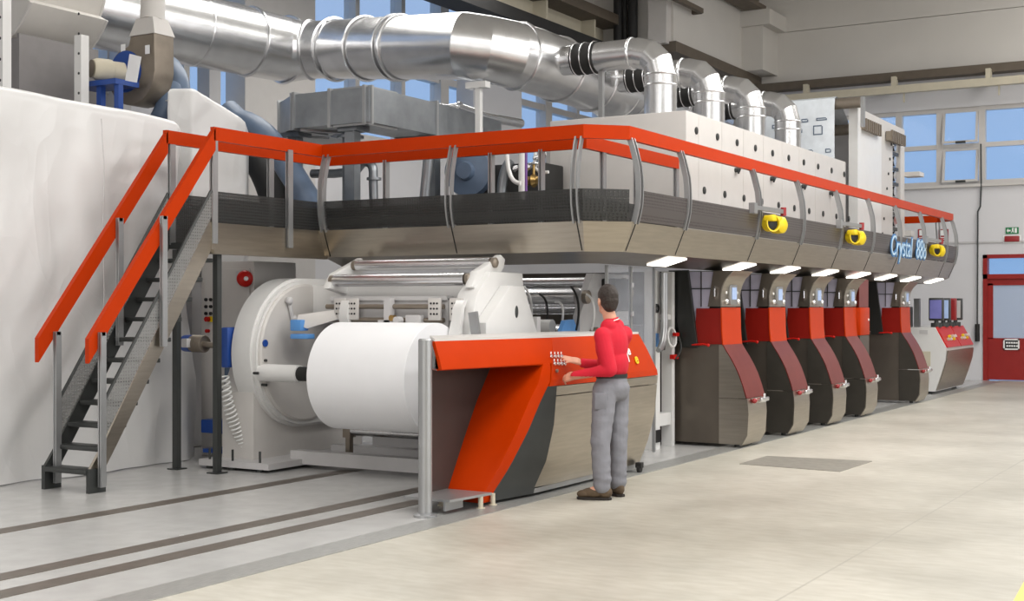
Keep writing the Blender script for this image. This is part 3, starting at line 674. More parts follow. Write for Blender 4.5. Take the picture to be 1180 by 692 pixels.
# electrics cabinet behind the stand
cb = thing('control_cabinet', 'tall pale grey cabinet with push buttons standing behind the stair', 'cabinet', (-9.8,10.9,0))
obj('body', MB().box((-10.15,10.62,0),(-9.4,11.3,2.08),.01), M['offwhite'], cb)
obj('door', MB().box((-10.1,10.6,.1),(-9.86,10.62,2.0),.004).box((-9.84,10.6,.1),(-9.45,10.62,2.0),.004), M['offwhite'], cb)
pxs = [(238,345),(243.5,345),(238,353),(243.5,353),(238,361),(243.5,361)]
for px, py in pxs: p = W(px, py, Y=10.6); obj('push_button', MB().cyl(p,p+V((0,-.02,0)),.018,seg=12), M['ink'], cb)
p = W(241,367.5,Y=10.6); o = obj('emergency_plate', MB().box(p+V((.0,0,-.03)),p+V((.05,-.008,.03))), M['yellow'], cb, smooth=False); obj('emergency_button', MB().cyl(p,p+V((0,-.05,0)),.028,seg=14), M['bred'], cb)
p = W(240.5,381,Y=10.6); obj('indicator_lamp', MB().cyl(p,p+V((0,-.04,0)),.02,seg=12), M['bred'], cb)
p = W(281,321,Y=10.6); t = thing('alarm_bell', 'round red alarm bell mounted on the pale cabinet beside the white stand', 'bell', p)
obj('gong', MB().lathe(p,(1,-.7,0),[(.06,.0),(.085,.03),(.088,.06),(.075,.085),(.03,.1),(.0,.102)],32), M['bred'], t); obj('bracket', MB().lathe(p,(0,-1,0),[(.07,0),(.07,.03)],20).box(p+V((-.09,-.02,-.06)),p+V((-.05,0,.08))), M['pale'], t)
q = p+V((1,-.7,0)).normalized()*.1; obj('cap', MB().lathe(q,(1,-.7,0),[(.025,0),(.02,.015),(.0,.018)],16), M['wfix'], t)
t = thing('gear_motor', 'blue and silver gear motor lying behind the dark stair head post', 'motor', (-9.35,9.95,1.25))
a, b = W(209,395,Y=9.85), W(262,397,Y=9.85); d = (b-a).normalized()
obj('end_cap', MB().lathe(a,d,[(0,0),(.05,.005),(.075,.03),(.084,.06),(.086,.15)],24), M['blue'], t)
m = MB().lathe(a,d,[(.078,.14),(.08,.15),(.08,.17),(.075,.18),(.075,.3)],24)
for k in range(9): m.ring(a+d*(.17+.018*k), d, .08, .008, 20, 6)
obj('finned_body', m, M['bronze'], t); obj('terminal_box', MB().box(a+V((.12,-.13,-.04)),a+V((.2,-.06,.05)),.01), M['pale'], t)
p = W(262,400,Y=9.9); obj('gear_housing', MB().box(p+V((-.05,-.05,-.2)),p+V((.05,.4,.2)),.02), M['blue'], t); obj('drive_shaft', MB().cyl(a+d*.28,p,.03), M['bronze'], t)
# coiled cable
c0, c1 = W(258,432,Y=9.85), W(284,512,Y=10.05); ax = (c1-c0); n_ = ax.normalized(); u, v_ = frame(n_); pts = []
for k in range(17*14+1):
    a = 2*math.pi*k/14; f = k/(17*14); pts.append(c0+ax*f+V((-.05*math.sin(math.pi*f),0,-.05*math.sin(math.pi*f)))+(u*math.cos(a)+v_*math.sin(a))*(.045+.02*f))
t = tag(obj('coiled_cable', MB().tube([W(262,395,Y=10.0), W(252,405,Y=9.9)]+pts+[c1+V((.05,.0,-.1)),V((c1.x+.06,c1.y+.05,.1))], .009, 6), M['wfix'], sharp=60), 'white coiled cable hanging down beside the round white side frame', 'cable')
t = thing('blue_hand_cart', 'blue steel cart half hidden behind the draped sheeting and dark posts', 'cart', (-9.5,10.3,0))
obj('tray', MB().box((-9.85,10.3,.28),(-9.3,10.5,.42),.01).box((-9.8,10.28,.08),(-9.3,10.53,.12)), M['blue'], t); obj('back_panel', MB().box((-9.75,10.55,.12),(-9.35,10.6,1.0)), M['hose'], t, smooth=False)
for x in (-9.75,-9.4): obj('wheel', MB().cyl((x,10.42,.05),(x+.03,10.42,.05),.05,seg=16), M['rubber'], t)
obj('grip', MB().tube([(-9.7,10.54,.72),(-9.7,10.48,.72),(-9.5,10.48,.74),(-9.5,10.54,.74)],.015,8), M['chrome'], t)
# ------------------------------------------------------------------ operator console in front
cs = thing('operator_console', 'long console with orange red top band, red recess and brushed steel front', 'console', (-5.9,10.1,0))
ZC0, ZC1 = .08, 1.335
def x0y(y): return -5.66+.19*min(1,max(0,(y-8.4)/1.5))
def bul(z):
    pts = [(0,0),(.08,.0),(.3,.06),(.6,.1),(.97,.11),(1.2,.05),(1.34,.0)]
    for (a,b),(c,d) in zip(pts, pts[1:]):
        if z <= c: return b+(d-b)*(z-a)/(c-a)
    return 0
def fr(y, z): return x0y(y)+bul(z)
def lerp(tab, z):
    for (a,b),(c,d) in zip(tab, tab[1:]):
        if z <= c: return b+(d-b)*(z-a)/(c-a)
    return tab[-1][1]
def patch(yl, yr, z0, z1, nz=12, ny=8, th=.03, lift=0):
    f = lambda t, z: t(z) if callable(t) else t
    rows = []
    for i in range(nz+1):
        z = z0+(z1-z0)*i/nz; a, b = f(yl,z), f(yr,z); rows.append([(fr(a+(b-a)*j/ny,z)+lift, a+(b-a)*j/ny, z) for j in range(ny+1)])
    return MB().slab(rows, (-th,0,0))
ye = lambda z: lerp([(0,11.66),(.08,11.72),(.5,11.86),(.95,11.92),(1.34,11.7)], z)
legR = lambda z: lerp([(.0,9.1),(.1,9.14),(.5,9.42),(.8,9.62),(1.0,9.78),(1.2,9.84)], z)
legL = lambda z: lerp([(.0,8.98),(.1,9.01),(.5,9.26),(.8,9.46),(1.12,9.72)], z)
stL = lambda z: lerp([(0,9.68),(.08,9.7),(.3,9.78),(.6,9.83),(.93,9.86)], z)
obj('band', patch(8.43, lambda z: lerp([(0,9.82),(1.34,9.95)],z), 1.12, ZC1, 6, 6), M['orange'], cs, sharp=12)
obj('band', patch(lambda z: lerp([(.9,9.74),(1.34,9.955)],z), ye, .93, ZC1, 8, 8), M['orange'], cs, sharp=12)
obj('leg', patch(legL, legR, .03, 1.12, 14, 1, .03, .002), M['orange'], cs, sharp=25)
obj('dark_strip', patch(legR, stL, .03, .93, 14, 3, .03), M['dark'], cs, sharp=25)
obj('steel_front', patch(stL, ye, ZC0, .84, 14, 8), M['steel'], cs, sharp=25)
obj('steel_front', patch(stL, ye, .848, .925, 3, 8), M['steel'], cs, sharp=25)
obj('kick_rail', MB().box((-5.6,9.7,.03),(-5.5,11.7,.07)), M['alu'], cs, smooth=False)
# recess: red slanted cheek, dark back, underside of the band
XBk = -5.93
obj('recess_cheek', MB().slab([[(fr(legL(z),z),legL(z),z),(XBk,legL(z)+.02,z)] for z in [.03+1.09*k/14 for k in range(15)]], (0,.02,0)), M['orange'], cs, sharp=25)
obj('recess_back', MB().prism([(XBk,8.74,.05),(XBk,9.06,.05),(XBk,9.75,1.12),(XBk,8.74,1.12)], (-.03,0,0)), M['recess'], cs, smooth=False)
obj('band_underside', MB().prism([(-5.63,8.43,1.11),(-5.42,9.74,1.11),(XBk,9.74,1.11),(XBk,8.74,1.11)], (0,0,.012)), M['orange'], cs, smooth=False)
obj('top', MB().prism([(fr(8.43,1.335),8.43,1.335),(fr(9.9,1.335),9.9,1.335),(fr(11.7,1.335),11.7,1.335),(-6.25,11.7,1.335),(-6.25,9.25,1.335)], (0,0,.02)), M['offwhite'], cs, smooth=False)
obj('left_cheek', MB().prism([(-5.66,8.45,1.12),(-5.66,8.45,1.335),(-6.24,9.25,1.335),(-6.24,9.25,.1),(XBk,8.76,.1),(XBk,8.76,1.12)],(-.02,.02,0)), M['recess'], cs, smooth=False)
obj('rear_panel', MB().box((-6.25,9.25,.1),(-6.22,11.7,1.335)), M['pale'], cs, smooth=False)
obj('end_panel', MB().prism([(fr(11.7,z)-.02,ye(z)-.03,z) for z in (.08,.3,.6,.95,1.2,1.33)]+[(-6.22,11.66,1.33),(-6.22,11.66,.08)], (0,.02,0)), M['steel2'], cs, smooth=False)
obj('step_plate', MB().prism([(-5.99,8.5,.1),(-5.56,8.5,.1),(-5.5,9.02,.1),(-5.97,9.02,.1)],(0,0,.02)).box((-5.62,8.5,.03),(-5.6,8.75,.1)), M['alu'], cs, smooth=False)
for x, y in ((-5.53,8.9),(-5.54,9.1),(-5.9,8.9),(-5.6,11.4),(-6.15,11.4)): obj('foot', MB().cyl((x,y,0),(x,y,.1),.02,seg=12).cyl((x,y,0),(x,y,.012),.035,seg=12), M['beige'], cs)
for x, y in ((-5.42,11.62),): obj('caster', MB().cyl((x-.015,y,.04),(x+.015,y,.04),.04,seg=16).box((x-.03,y-.03,.05),(x+.03,y+.03,.1)), M['rubber'], cs)
for i in range(4):
    for j in range(2):
        p = W(641+3.6*i+1.5*j, 410.5+8.2*j, X=-5.37); xx = fr(p.y,p.z)
        o = obj('push_button', MB().lathe((xx-.005,p.y,p.z),(1,0,0),[(.014,0),(.017,.008),(.014,.018),(.0,.02)],14), M['chrome'], cs)
        obj('tick_mark', MB().box((xx,p.y-.012,p.z+.02),(xx+.003,p.y+.004,p.z+.04)), M['wfix'], o, smooth=False)
p = W(644,427,X=-5.36); obj('key_switch', MB().cyl((fr(p.y,p.z),p.y,p.z),(fr(p.y,p.z)+.015,p.y,p.z),.015,seg=12), M['bronze'], cs)
p = W(725,404,X=-5.4); n_ = V((.95,0,.3)); up = V((-.3,0,.95))
text('logo', 'e', M['wfix'], cs, (fr(p.y,p.z)+.004,p.y,p.z), (0,1,0), up, .13, bold=.02); p = W(722.5,412,X=-5.38)
text('logo', 'cil', M['wfix'], cs, (fr(p.y,p.z)+.004,p.y,p.z), (0,1,0), up, .14, bold=.01); p = W(734,413.5,X=-5.38); text('logo', 'e', M['yellow'], cs, (fr(p.y,p.z)+.004,p.y,p.z), (0,1,0), up, .14, bold=.02)
pb = W(490,595,Z=0); ps = thing('bollard_post', 'round grey aluminium post standing at the front corner of the console', 'post', (pb.x,pb.y,0))
obj('tube', MB().lathe((pb.x,pb.y,.01),(0,0,1),[(.053,0),(.053,1.335),(.045,1.345)],32), M['alu'], ps); obj('base_flange', MB().lathe((pb.x,pb.y,0),(0,0,1),[(.09,0),(.09,.018),(.055,.03)],32), M['alu'], ps)
# ------------------------------------------------------------------ print units in a row
def body_x(z):
    pts = [(.03,-5.36),(.14,-5.29),(.4,-5.275),(.55,-5.29),(.7,-5.335),(.85,-5.39),(1.0,-5.47),(1.12,-5.55),(1.17,-5.58)]
    for (a,b),(c,d) in zip(pts, pts[1:]):
        if z <= c: return b+(d-b)*(z-a)/(c-a)
    return pts[-1][1]
def neck_x(z):
    pts = [(1.15,-5.575),(1.3,-5.59),(1.75,-5.6),(1.85,-5.575),(1.93,-5.53),(1.98,-5.47),(2.01,-5.44)]
    for (a,b),(c,d) in zip(pts, pts[1:]):
        if z <= c: return b+(d-b)*(z-a)/(c-a)
    return pts[-1][1]
WU = .60; UY = 14.2; UP = 1.6; XS = -5.63
def frange(a, b, n): return [a+(b-a)*k/n for k in range(n+1)]
def make_unit(label, near):
    y = UY; u = thing('print_unit', label, 'print unit', (-5.7,y,0), 'print units in the row along the press')
    side = 'steel' if near else 'anthr'
    obj('lower_body', MB().prism([(-6.0,y+.02,.04),(-6.9,y+.02,.04),(-6.9,y+.02,1.17),(-6.0,y+.02,1.17)]+[(XS-.005,y+.02,1.17),(XS-.005,y+.02,.04)], (0,WU,0)), M['dsteel'], u, smooth=False)
    for nm, z0, z1 in (('lower_door',.04,.555),('upper_door',.565,1.165)):
        zz_ = frange(z0, z1, 8)
        obj(nm, MB().prism([(XS,y,z0)]+[(body_x(z)-.012,y,z) for z in zz_]+[(XS,y,z1)], (0,.02,0)), M[side], u, smooth=False)
    obj('front_skin', MB().slab([[(body_x(z),y,z),(body_x(z),y+WU,z)] for z in frange(.03,.56,9)], (-.014,0,0)), M['steel'], u, sharp=40)
    obj('red_reflection_panel', MB().slab([[(body_x(z),y,z),(body_x(z),y+WU,z)] for z in frange(.565,1.165,9)], (-.014,0,0)), M['redmetal'], u, sharp=40)  # stainless front with a red reflection put into its colour
    obj('foot', MB().cyl((-5.45,y+.1,0),(-5.45,y+.1,.06),.03,seg=12), M['dark'], u); obj('foot', MB().cyl((-5.45,y+.5,0),(-5.45,y+.5,.06),.03,seg=12), M['dark'], u)
    # tap on the front
    tz = .52; k = MB().cyl((body_x(tz),y+.3,tz),(body_x(tz)+.1,y+.3,tz+.02),.03,seg=14).box((body_x(tz)+.06,y+.18,tz),(body_x(tz)+.11,y+.42,tz+.05),.012).cyl((body_x(tz)+.085,y+.3,tz),(body_x(tz)+.085,y+.3,tz+.09),.02,seg=12)
    tp = obj('tap', k, M['chrome'], u); obj('tap_seal', MB().ball((body_x(tz)+.02,y+.17,tz+.01),(.03,.04,.03),12), M['signred'], tp)
    # red band
    obj('red_side', MB().prism([(-5.93,y+.01,1.17),(-5.91,y+.01,1.58)]+[(neck_x(z)-.012,y+.01,z) for z in (1.58,1.4,1.17)], (0,.02,0)), M['red'], u, smooth=False)
    obj('red_front', MB().slab([[(neck_x(z),y,z),(neck_x(z),y+WU,z)] for z in frange(1.165,1.59,5)], (-.014,0,0)), M['orange'], u, sharp=40)
    # neck above
    zz_ = frange(1.6,2.01,9)
    obj('neck_side', MB().prism([(-5.77,y+.01,1.6)]+[(neck_x(z)-.012,y+.01,z) for z in zz_]+[(-5.7,y+.01,2.01)], (0,.02,0)), M['dsteel'], u, smooth=False)
    obj('neck_front', MB().slab([[(neck_x(z),y,z),(neck_x(z),y+WU,z)] for z in zz_], (-.014,0,0)), M['steel'], u, sharp=40)
    obj('upper_box', MB().prism([(-6.9,y+.1,1.19),(XS-.02,y+.1,1.19),(XS-.02,y+.1,2.01),(-6.9,y+.1,2.01)], (0,WU-.12,0)), M['black'], u, smooth=False)
    obj('side_window', MB().prism([(-6.04,y+.03,2.0),(-5.69,y+.03,2.0),(-5.76,y+.03,1.59),(-5.84,y+.03,1.17),(-5.93,y+.03,1.17)], (0,.012,0)), M['lilac'], u, smooth=False)
    obj('window_bar', MB().box((-6.0,y+.016,1.8),(-5.72,y+.03,1.812)).box((-5.86,y+.016,1.6),(-5.85,y+.03,2.0)), M['dark'], u, smooth=False)
    obj('side_shield', MB().prism([(-6.24,y-.03,2.02),(-6.0,y-.03,2.02),(-5.88,y-.03,1.13),(-6.08,y-.03,1.13)], (0,.05,0), .004), M['black'], u, smooth=False)
    obj('grip', MB().tube([(-5.68,y+.01,1.83),(-5.67,y-.03,1.8),(-5.67,y-.03,1.72),(-5.68,y+.01,1.69)], .012, 8), M['chrome'], u)
    s = obj('control_box', MB().box((-5.6,y+.2,1.62),(-5.56,y+.4,1.85),.006), M['alu'], u); obj('screen', MB().box((-5.56,y+.23,1.68),(-5.555,y+.37,1.82)), M['screen'], s, smooth=False)
    for a in (.12,.48): obj('button', MB().lathe((-5.595,y+a,1.655),(1,0,0),[(.028,0),(.032,.02),(.02,.035),(0,.037)],14), M['chrome'], s)
    for a in (.13,.47): obj('button', MB().lathe((-5.6,y+a,1.76),(1,0,0),[(.016,0),(.018,.015),(0,.02)],12), M['wfix'], s)
    obj('side_lever', MB().tube([(-5.95,y-.02,1.16),(-5.8,y-.05,1.17),(-5.74,y-.05,1.16)], .012, 8).ball((-5.74,y-.05,1.16),.02,10), M['bred'], u)
    return u
u0 = make_unit('steel and red print unit nearest the console, with light steel side doors', True)
u1 = make_unit('second print unit from the console, curved red front between two alike', False)
u1.location.y += UP; OFF[u1.name].y += UP
copy_thing(u1, (0,UP,0), 'third print unit from the console in the row of red fronted units')
copy_thing(u1, (0,2*UP,0), 'fourth print unit from the console, just before the slim red cabinet')
copy_thing(u1, (0,5*UP-UP,0), 'last print unit of the row, standing alone beside the white end desk')
y = 19.66; sc = thing('slim_cabinet', 'slim straight cabinet with red middle band behind the fourth print unit', 'cabinet', (-5.9,y,0))
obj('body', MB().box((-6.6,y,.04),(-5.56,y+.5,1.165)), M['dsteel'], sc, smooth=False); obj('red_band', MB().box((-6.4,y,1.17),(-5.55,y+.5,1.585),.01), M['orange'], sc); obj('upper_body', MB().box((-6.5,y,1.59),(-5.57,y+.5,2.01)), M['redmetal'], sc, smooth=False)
obj('latch', MB().ball((-5.545,y+.42,1.4),(.012,.02,.02),10), M['wfix'], sc)
# ------------------------------------------------------------------ dryer housing on the platform
dy0, dy1, dxa, dxb, dz0, dz1 = 14.6, 21.12, -8.05, -6.2, 2.24, 3.93
dh = thing('dryer_housing', 'long white sheet metal dryer housing above the walkway, under the silver pipes', 'housing', (-7.1,18,2.24))
obj('body', MB().box((dxa,dy0,dz0),(dxb,dy1,dz1),.015), M['offwhite'], dh)
for i in range(9): obj('panel_joint', MB().box((dxb,dy0+.76*(i+.5)-.004,dz0),(dxb+.003,dy0+.76*(i+.5)+.004,dz1-.02)), M['offwhite'], dh, smooth=False)
for i in range(10):
    for z in (3.72,3.02): obj('latch', MB().lathe((dxb,dy0+.3+.68*i+(.25 if z < 3.5 else 0),z),(1,0,0),[(.045,0),(.045,.012),(.02,.02),(0,.02)],14), M['dark'], dh)
for i in range(5):
    p = (dxb,dy0+1.6+1.35*i,3.36); obj('handle', MB().cyl(p,(dxb+.06,p[1],3.36),.03,seg=12).beam((dxb+.05,p[1]-.02,3.32),(dxb+.05,p[1]+.16,3.48),.02,.03), M['dark'], dh)
# silver branch pipes: out of the main duct, over an elbow and down into the housing
def branch(i, label):
    y = 15.33+1.63*i; zt_, xv, r, Rb = 4.82, -6.86, .19, .31
    b = thing('branch_pipe', label, 'pipe', (xv,y,dz1), 'silver branch pipes over the dryer housing')
    el = [(xv-Rb+Rb*math.sin(a), y, zt_-Rb+Rb*math.cos(a)) for a in [math.pi/2*k/3 for k in range(4)]]
    obj('horizontal_run', MB().cyl((-7.75,y,zt_),(xv-Rb-.02,y,zt_),r,seg=32), M['galv'], b)
    obj('elbow', MB().tube([(xv-Rb-.08,y,zt_)]+el+[(xv,y,zt_-Rb-.03)], r+.004, 32, split=True), M['galv'], b, sharp=16)
    obj('down_run', MB().cyl((xv,y,zt_-Rb),(xv,y,dz1),r+.015,seg=32).ring((xv,y,zt_-Rb-.0),(0,0,1),r+.015,.012).ring((xv,y,zt_-Rb-.13),(0,0,1),r+.015,.012), M['galv'], b)
    obj('clamp_ring', MB().ring((xv-Rb-.08,y,zt_),(1,0,0),r+.005,.018), M['galv'], b)
    sl = MB().lathe((-8.07,y,zt_),(1,0,0),[(r+.012,0),(r+.02,.02),(r+.012,.06),(r+.012,.13),(r+.022,.16),(r+.012,.19),(r+.012,.28),(r+.02,.31),(r+.01,.33)],32); slv = obj('flexible_sleeve', sl, M['rubber'], b)
    for h in (.03,.16,.3): obj('sleeve_strap', MB().ring((-8.07+h,y,zt_),(1,0,0),r+.018,.008), M['chrome'], slv)
    obj('stub', MB().cyl((-8.5,y,zt_),(-8.06,y,zt_),r,seg=32), M['galv'], b)
    obj('hanger', MB().box((-7.72,y-.03,dz1),(-7.66,y+.03,zt_-r)), M['alu'], b, smooth=False)
for i, nm in enumerate(('nearest','second','third','farthest')):
    branch(i, f'silver branch pipe with elbow over the white housing, {nm} from the console')
# ------------------------------------------------------------------ main exhaust duct
du = thing('exhaust_duct', 'big silver exhaust duct with clamp rings running high along the hall', 'duct', (-9,15,4.0))
A0, A1 = V((-13.05,11.2,5.36)), W(333,58,D=18.9)
B0, B1 = W(384,57,D=18.7), W(545,53,D=17.1)
C0 = V((-8.66,15.0,4.83)); C1 = V((-8.6,21.3,4.8))
r = .43
B1 = W(535,53,D=17.05)
zc_ = 4.83
path = [A0, A0.lerp(A1,.5), A1, A1.lerp(B0,.5), B0, B0.lerp(B1,.5), B1, V((-8.95,14.52,4.91)), V((-8.74,14.8,4.87)), V((-8.63,15.2,4.84)), V((-8.6,15.8,4.82)), C1]
obj('duct_run', MB().tube(path, [.5,.49,.455,.40,.41,.42]+[r]*6, 48, split=True), M['galv'], du, sharp=9)
C0 = V((-8.6,15.8,4.82))
def rings(p, q, fr_, rad): 
    d = (q-p).normalized()
    for f in fr_: obj('clamp_ring', MB().ring(p.lerp(q,f), d, rad, .02, 48), M['galv'], du)
rings(A0, A1, (.25,.55,.8,.985), .475); rings(A1, B0, (.04,.5,.96), .41); rings(B0, B1, (.02,.27,.5,.54), r+.005); rings(V((-8.74,14.8,4.87)), V((-8.63,15.2,4.84)), (.3,), r+.005); rings(C0, C1, (.0,.18,.38,.46,.66,.85), r+.005)
for y in (17.6,20.6):
    m = MB().box((-8.93,y-.04,2.24),(-8.85,y+.04,4.35)).box((-9.1,y-.05,4.3),(-8.2,y+.05,4.4)); m.ring((-8.64,y,4.82),(0,1,0),.45,.02,40); obj('duct_hanger', m, M['white'], du, sharp=40)
hx = W(569,110,Y=14.7).x; obj('duct_hanger', MB().box((hx-.035,14.3,3.72),(hx+.035,14.37,4.42)).box((hx-.17,14.28,4.38),(hx+.13,14.4,4.46)).box((hx-.32,14.25,3.66),(hx+.4,14.45,3.72)), M['white'], du, sharp=40)
# flat zinc duct with its legs, in front of the windows
zd = thing('flat_duct', 'flat rectangular zinc air duct with flanges behind the orange handrail corner', 'duct', (-9.5,12.8,3.6))
K = V((-9.13,12.26,0)); zlo, zhi = 3.72, 4.12
P2 = [V((-11.2,13.9,0)), V((-10.85,12.7,0)), V((-10.25,12.26,0)), K, V((-9.13,13.9,0)), V((-9.3,15.5,0))]
inn = offset([(p.x,p.y) for p in P2], -.6)
m = MB().prism([(p.x,p.y,zlo) for p in P2]+[(x,y,zlo) for x,y in inn[::-1]], (0,0,zhi-zlo))
obj('duct_sheet', m, M['zinc'], zd, smooth=False)
for a, b, f in ((P2[1],P2[2],.1),(P2[2],P2[3],.02),(P2[2],P2[3],.5),(P2[2],P2[3],.95),(P2[3],P2[4],.03),(P2[3],P2[4],.85),(P2[1],P2[2],.95)):
    p = a.lerp(b,f); d = (b-a).normalized(); n = V((-d.y,d.x,0)); obj('flange', MB().obox(p+n*.3+V((0,0,(zlo+zhi)/2)),(d,n,V((0,0,1))),(.018,.325,(zhi-zlo)/2+.025)), M['alu'], zd, smooth=False)
for x, y in ((-9.55,12.45),(-10.5,12.55),(-9.25,13.7)): obj('leg', MB().box((x-.07,y,2.22),(x+.07,y+.12,zlo)).box((x-.14,y-.05,zlo-.06),(x+.14,y+.2,zlo)), M['zinc'], zd, smooth=False)
# pipework behind the rail
def pipe(name, label, cat, pts, r, m_, flanges=(), seg=18, sub='pipe_run'):
    t = thing(name, label, cat, pts[0]); obj(sub, MB().tube(pts, r, seg), M[m_], t, sharp=60)
    for p, d in flanges: obj('flange', MB().lathe(p, d, [(r*1.6,-.015),(r*1.6,.015)], 20), M[m_], t)
    return t
def arcpts(p, q, c, n=6):     # quadratic corner
    p, q, c = V(p), V(q), V(c); return [p*(1-t)**2+c*2*t*(1-t)+q*t*t for t in [k/n for k in range(n+1)]]
H = lambda px, py, y: W(px, py, Y=y)
pipe('hose', 'thick blue grey hose sloping down behind the handrail posts', 'hose', [H(262,128,12.05)]+arcpts(H(275,140,12.05),H(330,190,12.05),H(305,145,12.05))+[H(352,225,12.05),H(372,262,12.05)], .15, 'hose')
pipe('hose', 'dark hose lying behind the thick blue grey hose', 'hose', arcpts(H(296,182,12.8),H(325,255,12.6),H(312,200,12.7)), .2, 'rubber')
pipe('hose', 'blue grey hose curving down beside the brown blower', 'hose', arcpts(H(180,70,11.6),H(207,130,11.4),H(212,75,11.5)), .13, 'hose')
pipe('hose', 'dark blue hose rising below the brown blower', 'hose', arcpts(H(196,100,11.3),H(184,140,11.2),H(196,120,11.2)), .13, 'hose')
pipe('elbow_pipe', 'grey pipe with two elbows running level behind the perforated screen', 'pipe', [H(360,200,12.9),H(385,200,12.9),H(410,197,12.9)]+arcpts(H(418,187,12.9),H(430,205,12.9),H(432,184,12.9))+[H(431,250,12.9)], .055, 'zinc', [(H(431,206,12.9),(0,0,1))])
pipe('stand_pipe', 'grey vertical pipe with flange under the flat zinc duct', 'pipe', [H(404,250,12.7),H(404,146,12.7)], .1, 'zinc', [(H(404,158,12.7),(0,0,1)),(H(404,149,12.7),(0,0,1))])
pipe('stand_pipe', 'slanted grey pipe between the middle handrail posts', 'pipe', [H(487,250,12.7),H(495,168,12.7)], .06, 'zinc')
pipe('valve_pipe', 'bent silver pipe with round flanges below the big exhaust duct', 'pipe', [H(483,130,14.6),H(495,122,14.6),H(515,126,14.6),H(528,124,14.6),H(560,135,15.5),H(600,142,16.5)], .065, 'galv', [(H(502,130,14.58),(0,-1,.2)),(H(530,126,14.58),(1,.2,0))])
pipe('thin_pipe', 'thin white pipe with purple cable standing beside the dark pump', 'pipe', [H(602,240,13.2),H(602,165,13.2)], .045, 'white')
pipe('cable', 'purple cable running down along the thin white pipe', 'cable', [H(606,240,13.2),H(606,165,13.2)], .018, 'purple')
pipe('hose', 'white hose curling in front of the dark pump housing', 'hose', [H(583,170,13.0),H(586,195,13.0)]+arcpts(H(587,198,13.0),H(600,211,13.0),H(590,211,13.0)), .025, 'white')
pm_ = thing('pump_set', 'dark pump housing with brass valve and thin pipes left of the white housing', 'pump', (-8.2,14.0,2.24))
a, b = H(541,240,14.2), H(634,178,14.2); obj('dark_case', MB().box((a.x,14.0,2.24),(b.x,14.55,3.35),.02), M['rubber'], pm_)
c = H(541,198,13.9); obj('fan_case', MB().lathe(c,(.2,-1,0),[(0,-.1),(.3,-.1),(.32,0),(.3,.08),(.12,.12),(.1,.2),(0,.2)],32), M['hose'], pm_)
v = H(615,208,13.7); obj('brass_valve', MB().lathe(v,(1,0,0),[(.04,-.12),(.06,-.1),(.05,-.05),(.085,0),(.05,.05),(.06,.1),(.04,.12)],20).cyl(v,v+V((0,0,.2)),.016,seg=10), M['brass'], pm_)
obj('valve_wheel', MB().ring(v+V((0,0,.2)),(0,0,1),.06,.012,20), M['galv'], pm_)
for k, (px, py) in enumerate(((612,192),(622,180),(598,193))): obj('fitting', MB().lathe(H(px,py,13.8),(1,.0,.3),[(.02,-.09),(.045,-.06),(.03,0),(.05,.05),(.02,.09)],14), M['chrome'], pm_)
obj('bent_pipe', MB().tube(arcpts(H(578,240,13.8),H(588,185,13.8),H(576,200,13.8)), .06, 14), M['zinc'], pm_); obj('bent_pipe', MB().tube([H(617,172,13.8),H(616,192,13.8)]+arcpts(H(616,192,13.8),H(632,198,13.8),H(620,200,13.8)), .02, 10), M['white'], pm_)
# ------------------------------------------------------------------ infeed section under the platform, white frame, guard panes
inf = thing('infeed_unit', 'infeed section of silver rollers in white frames under the walkway, behind the clear panes', 'machine', (-7,13,0))
for x in (-8.3,-6.45): obj('side_plate', MB().prism([(x,12.2,.05),(x,12.2,1.5),(x,12.5,1.95),(x,13.45,1.95),(x,13.45,.05)],(.08,0,0)), M['pale'], inf, smooth=False)
for y, z, rr in ((12.3,1.7,.09),(12.5,1.28,.13),(12.95,1.62,.11),(13.25,1.2,.15),(13.35,1.75,.07),(13.2,.7,.15),(12.6,.75,.12),(13.2,1.88,.05)):
    obj('roller', MB().cyl((-8.2,y,z),(-6.45,y,z),rr,seg=28), M['chrome'], inf)
    obj('bearing', MB().lathe((-6.37,y,z),(1,0,0),[(rr*.8,0),(rr*.8,.05),(rr*.3,.07),(.0,.07)],18), M['bronze'], inf)
obj('drive_case', MB().box((-6.38,12.7,1.55),(-6.2,13.1,1.9),.02), M['black'], inf); obj('drive_case', MB().box((-6.38,13.1,1.0),(-6.2,13.4,1.4),.02), M['black'], inf)
p = W(652,379,Y=12.05); obj('blue_bracket', MB().prism([p+V((0,-.2,-.05)),p+V((0,-.1,.09)),p+V((0,.08,.1)),p+V((0,.2,-.05))],(.05,0,0)), M['lblue'], inf)
q = W(622,376,Y=12.02); obj('white_drum', MB().cyl(q+V((-.3,0,0)),q+V((.15,0,0)),.075), M['white'], inf)
for k in range(5): obj('hose_run', MB().tube(arcpts(W(604+18*k,330+(k%3)*9,Y=12.12),W(610+18*k,380,Y=12.1),W(618+18*k,345,Y=12.0),8), .012, 8), M['rubber' if k%2 else 'white'], inf)
obj('rear_wall', MB().box((-8.7,14.05,.0),(-6.4,14.1,2.0)), M['anthr'], inf, smooth=False)
gp = thing('guard_screen', 'clear guard panes in thin frames standing behind the console under the walkway', 'screen', (-6.0,12.4,1.3))
for a, b in ((12.05,12.6),(12.62,13.2)): obj('pane', MB().box((-5.99,a,.9),(-5.98,b,2.02)), M['guard'], gp, smooth=False)
for y in (12.05,12.61,13.2): obj('frame_bar', MB().box((-6.0,y-.015,.02),(-5.97,y+.015,2.02)), M['alu'], gp, smooth=False)
obj('frame_bar', MB().box((-6.0,12.05,.9),(-5.97,13.2,.93)), M['alu'], gp, smooth=False)
for z in (1.2,1.5,1.8): obj('hinge', MB().box((-5.97,12.59,z),(-5.955,12.63,z+.05)), M['chrome'], gp, smooth=False)
wf_ = thing('support_frame', 'white steel frame with hoses between the console and the nearest print unit', 'frame', (-6.2,14,0))
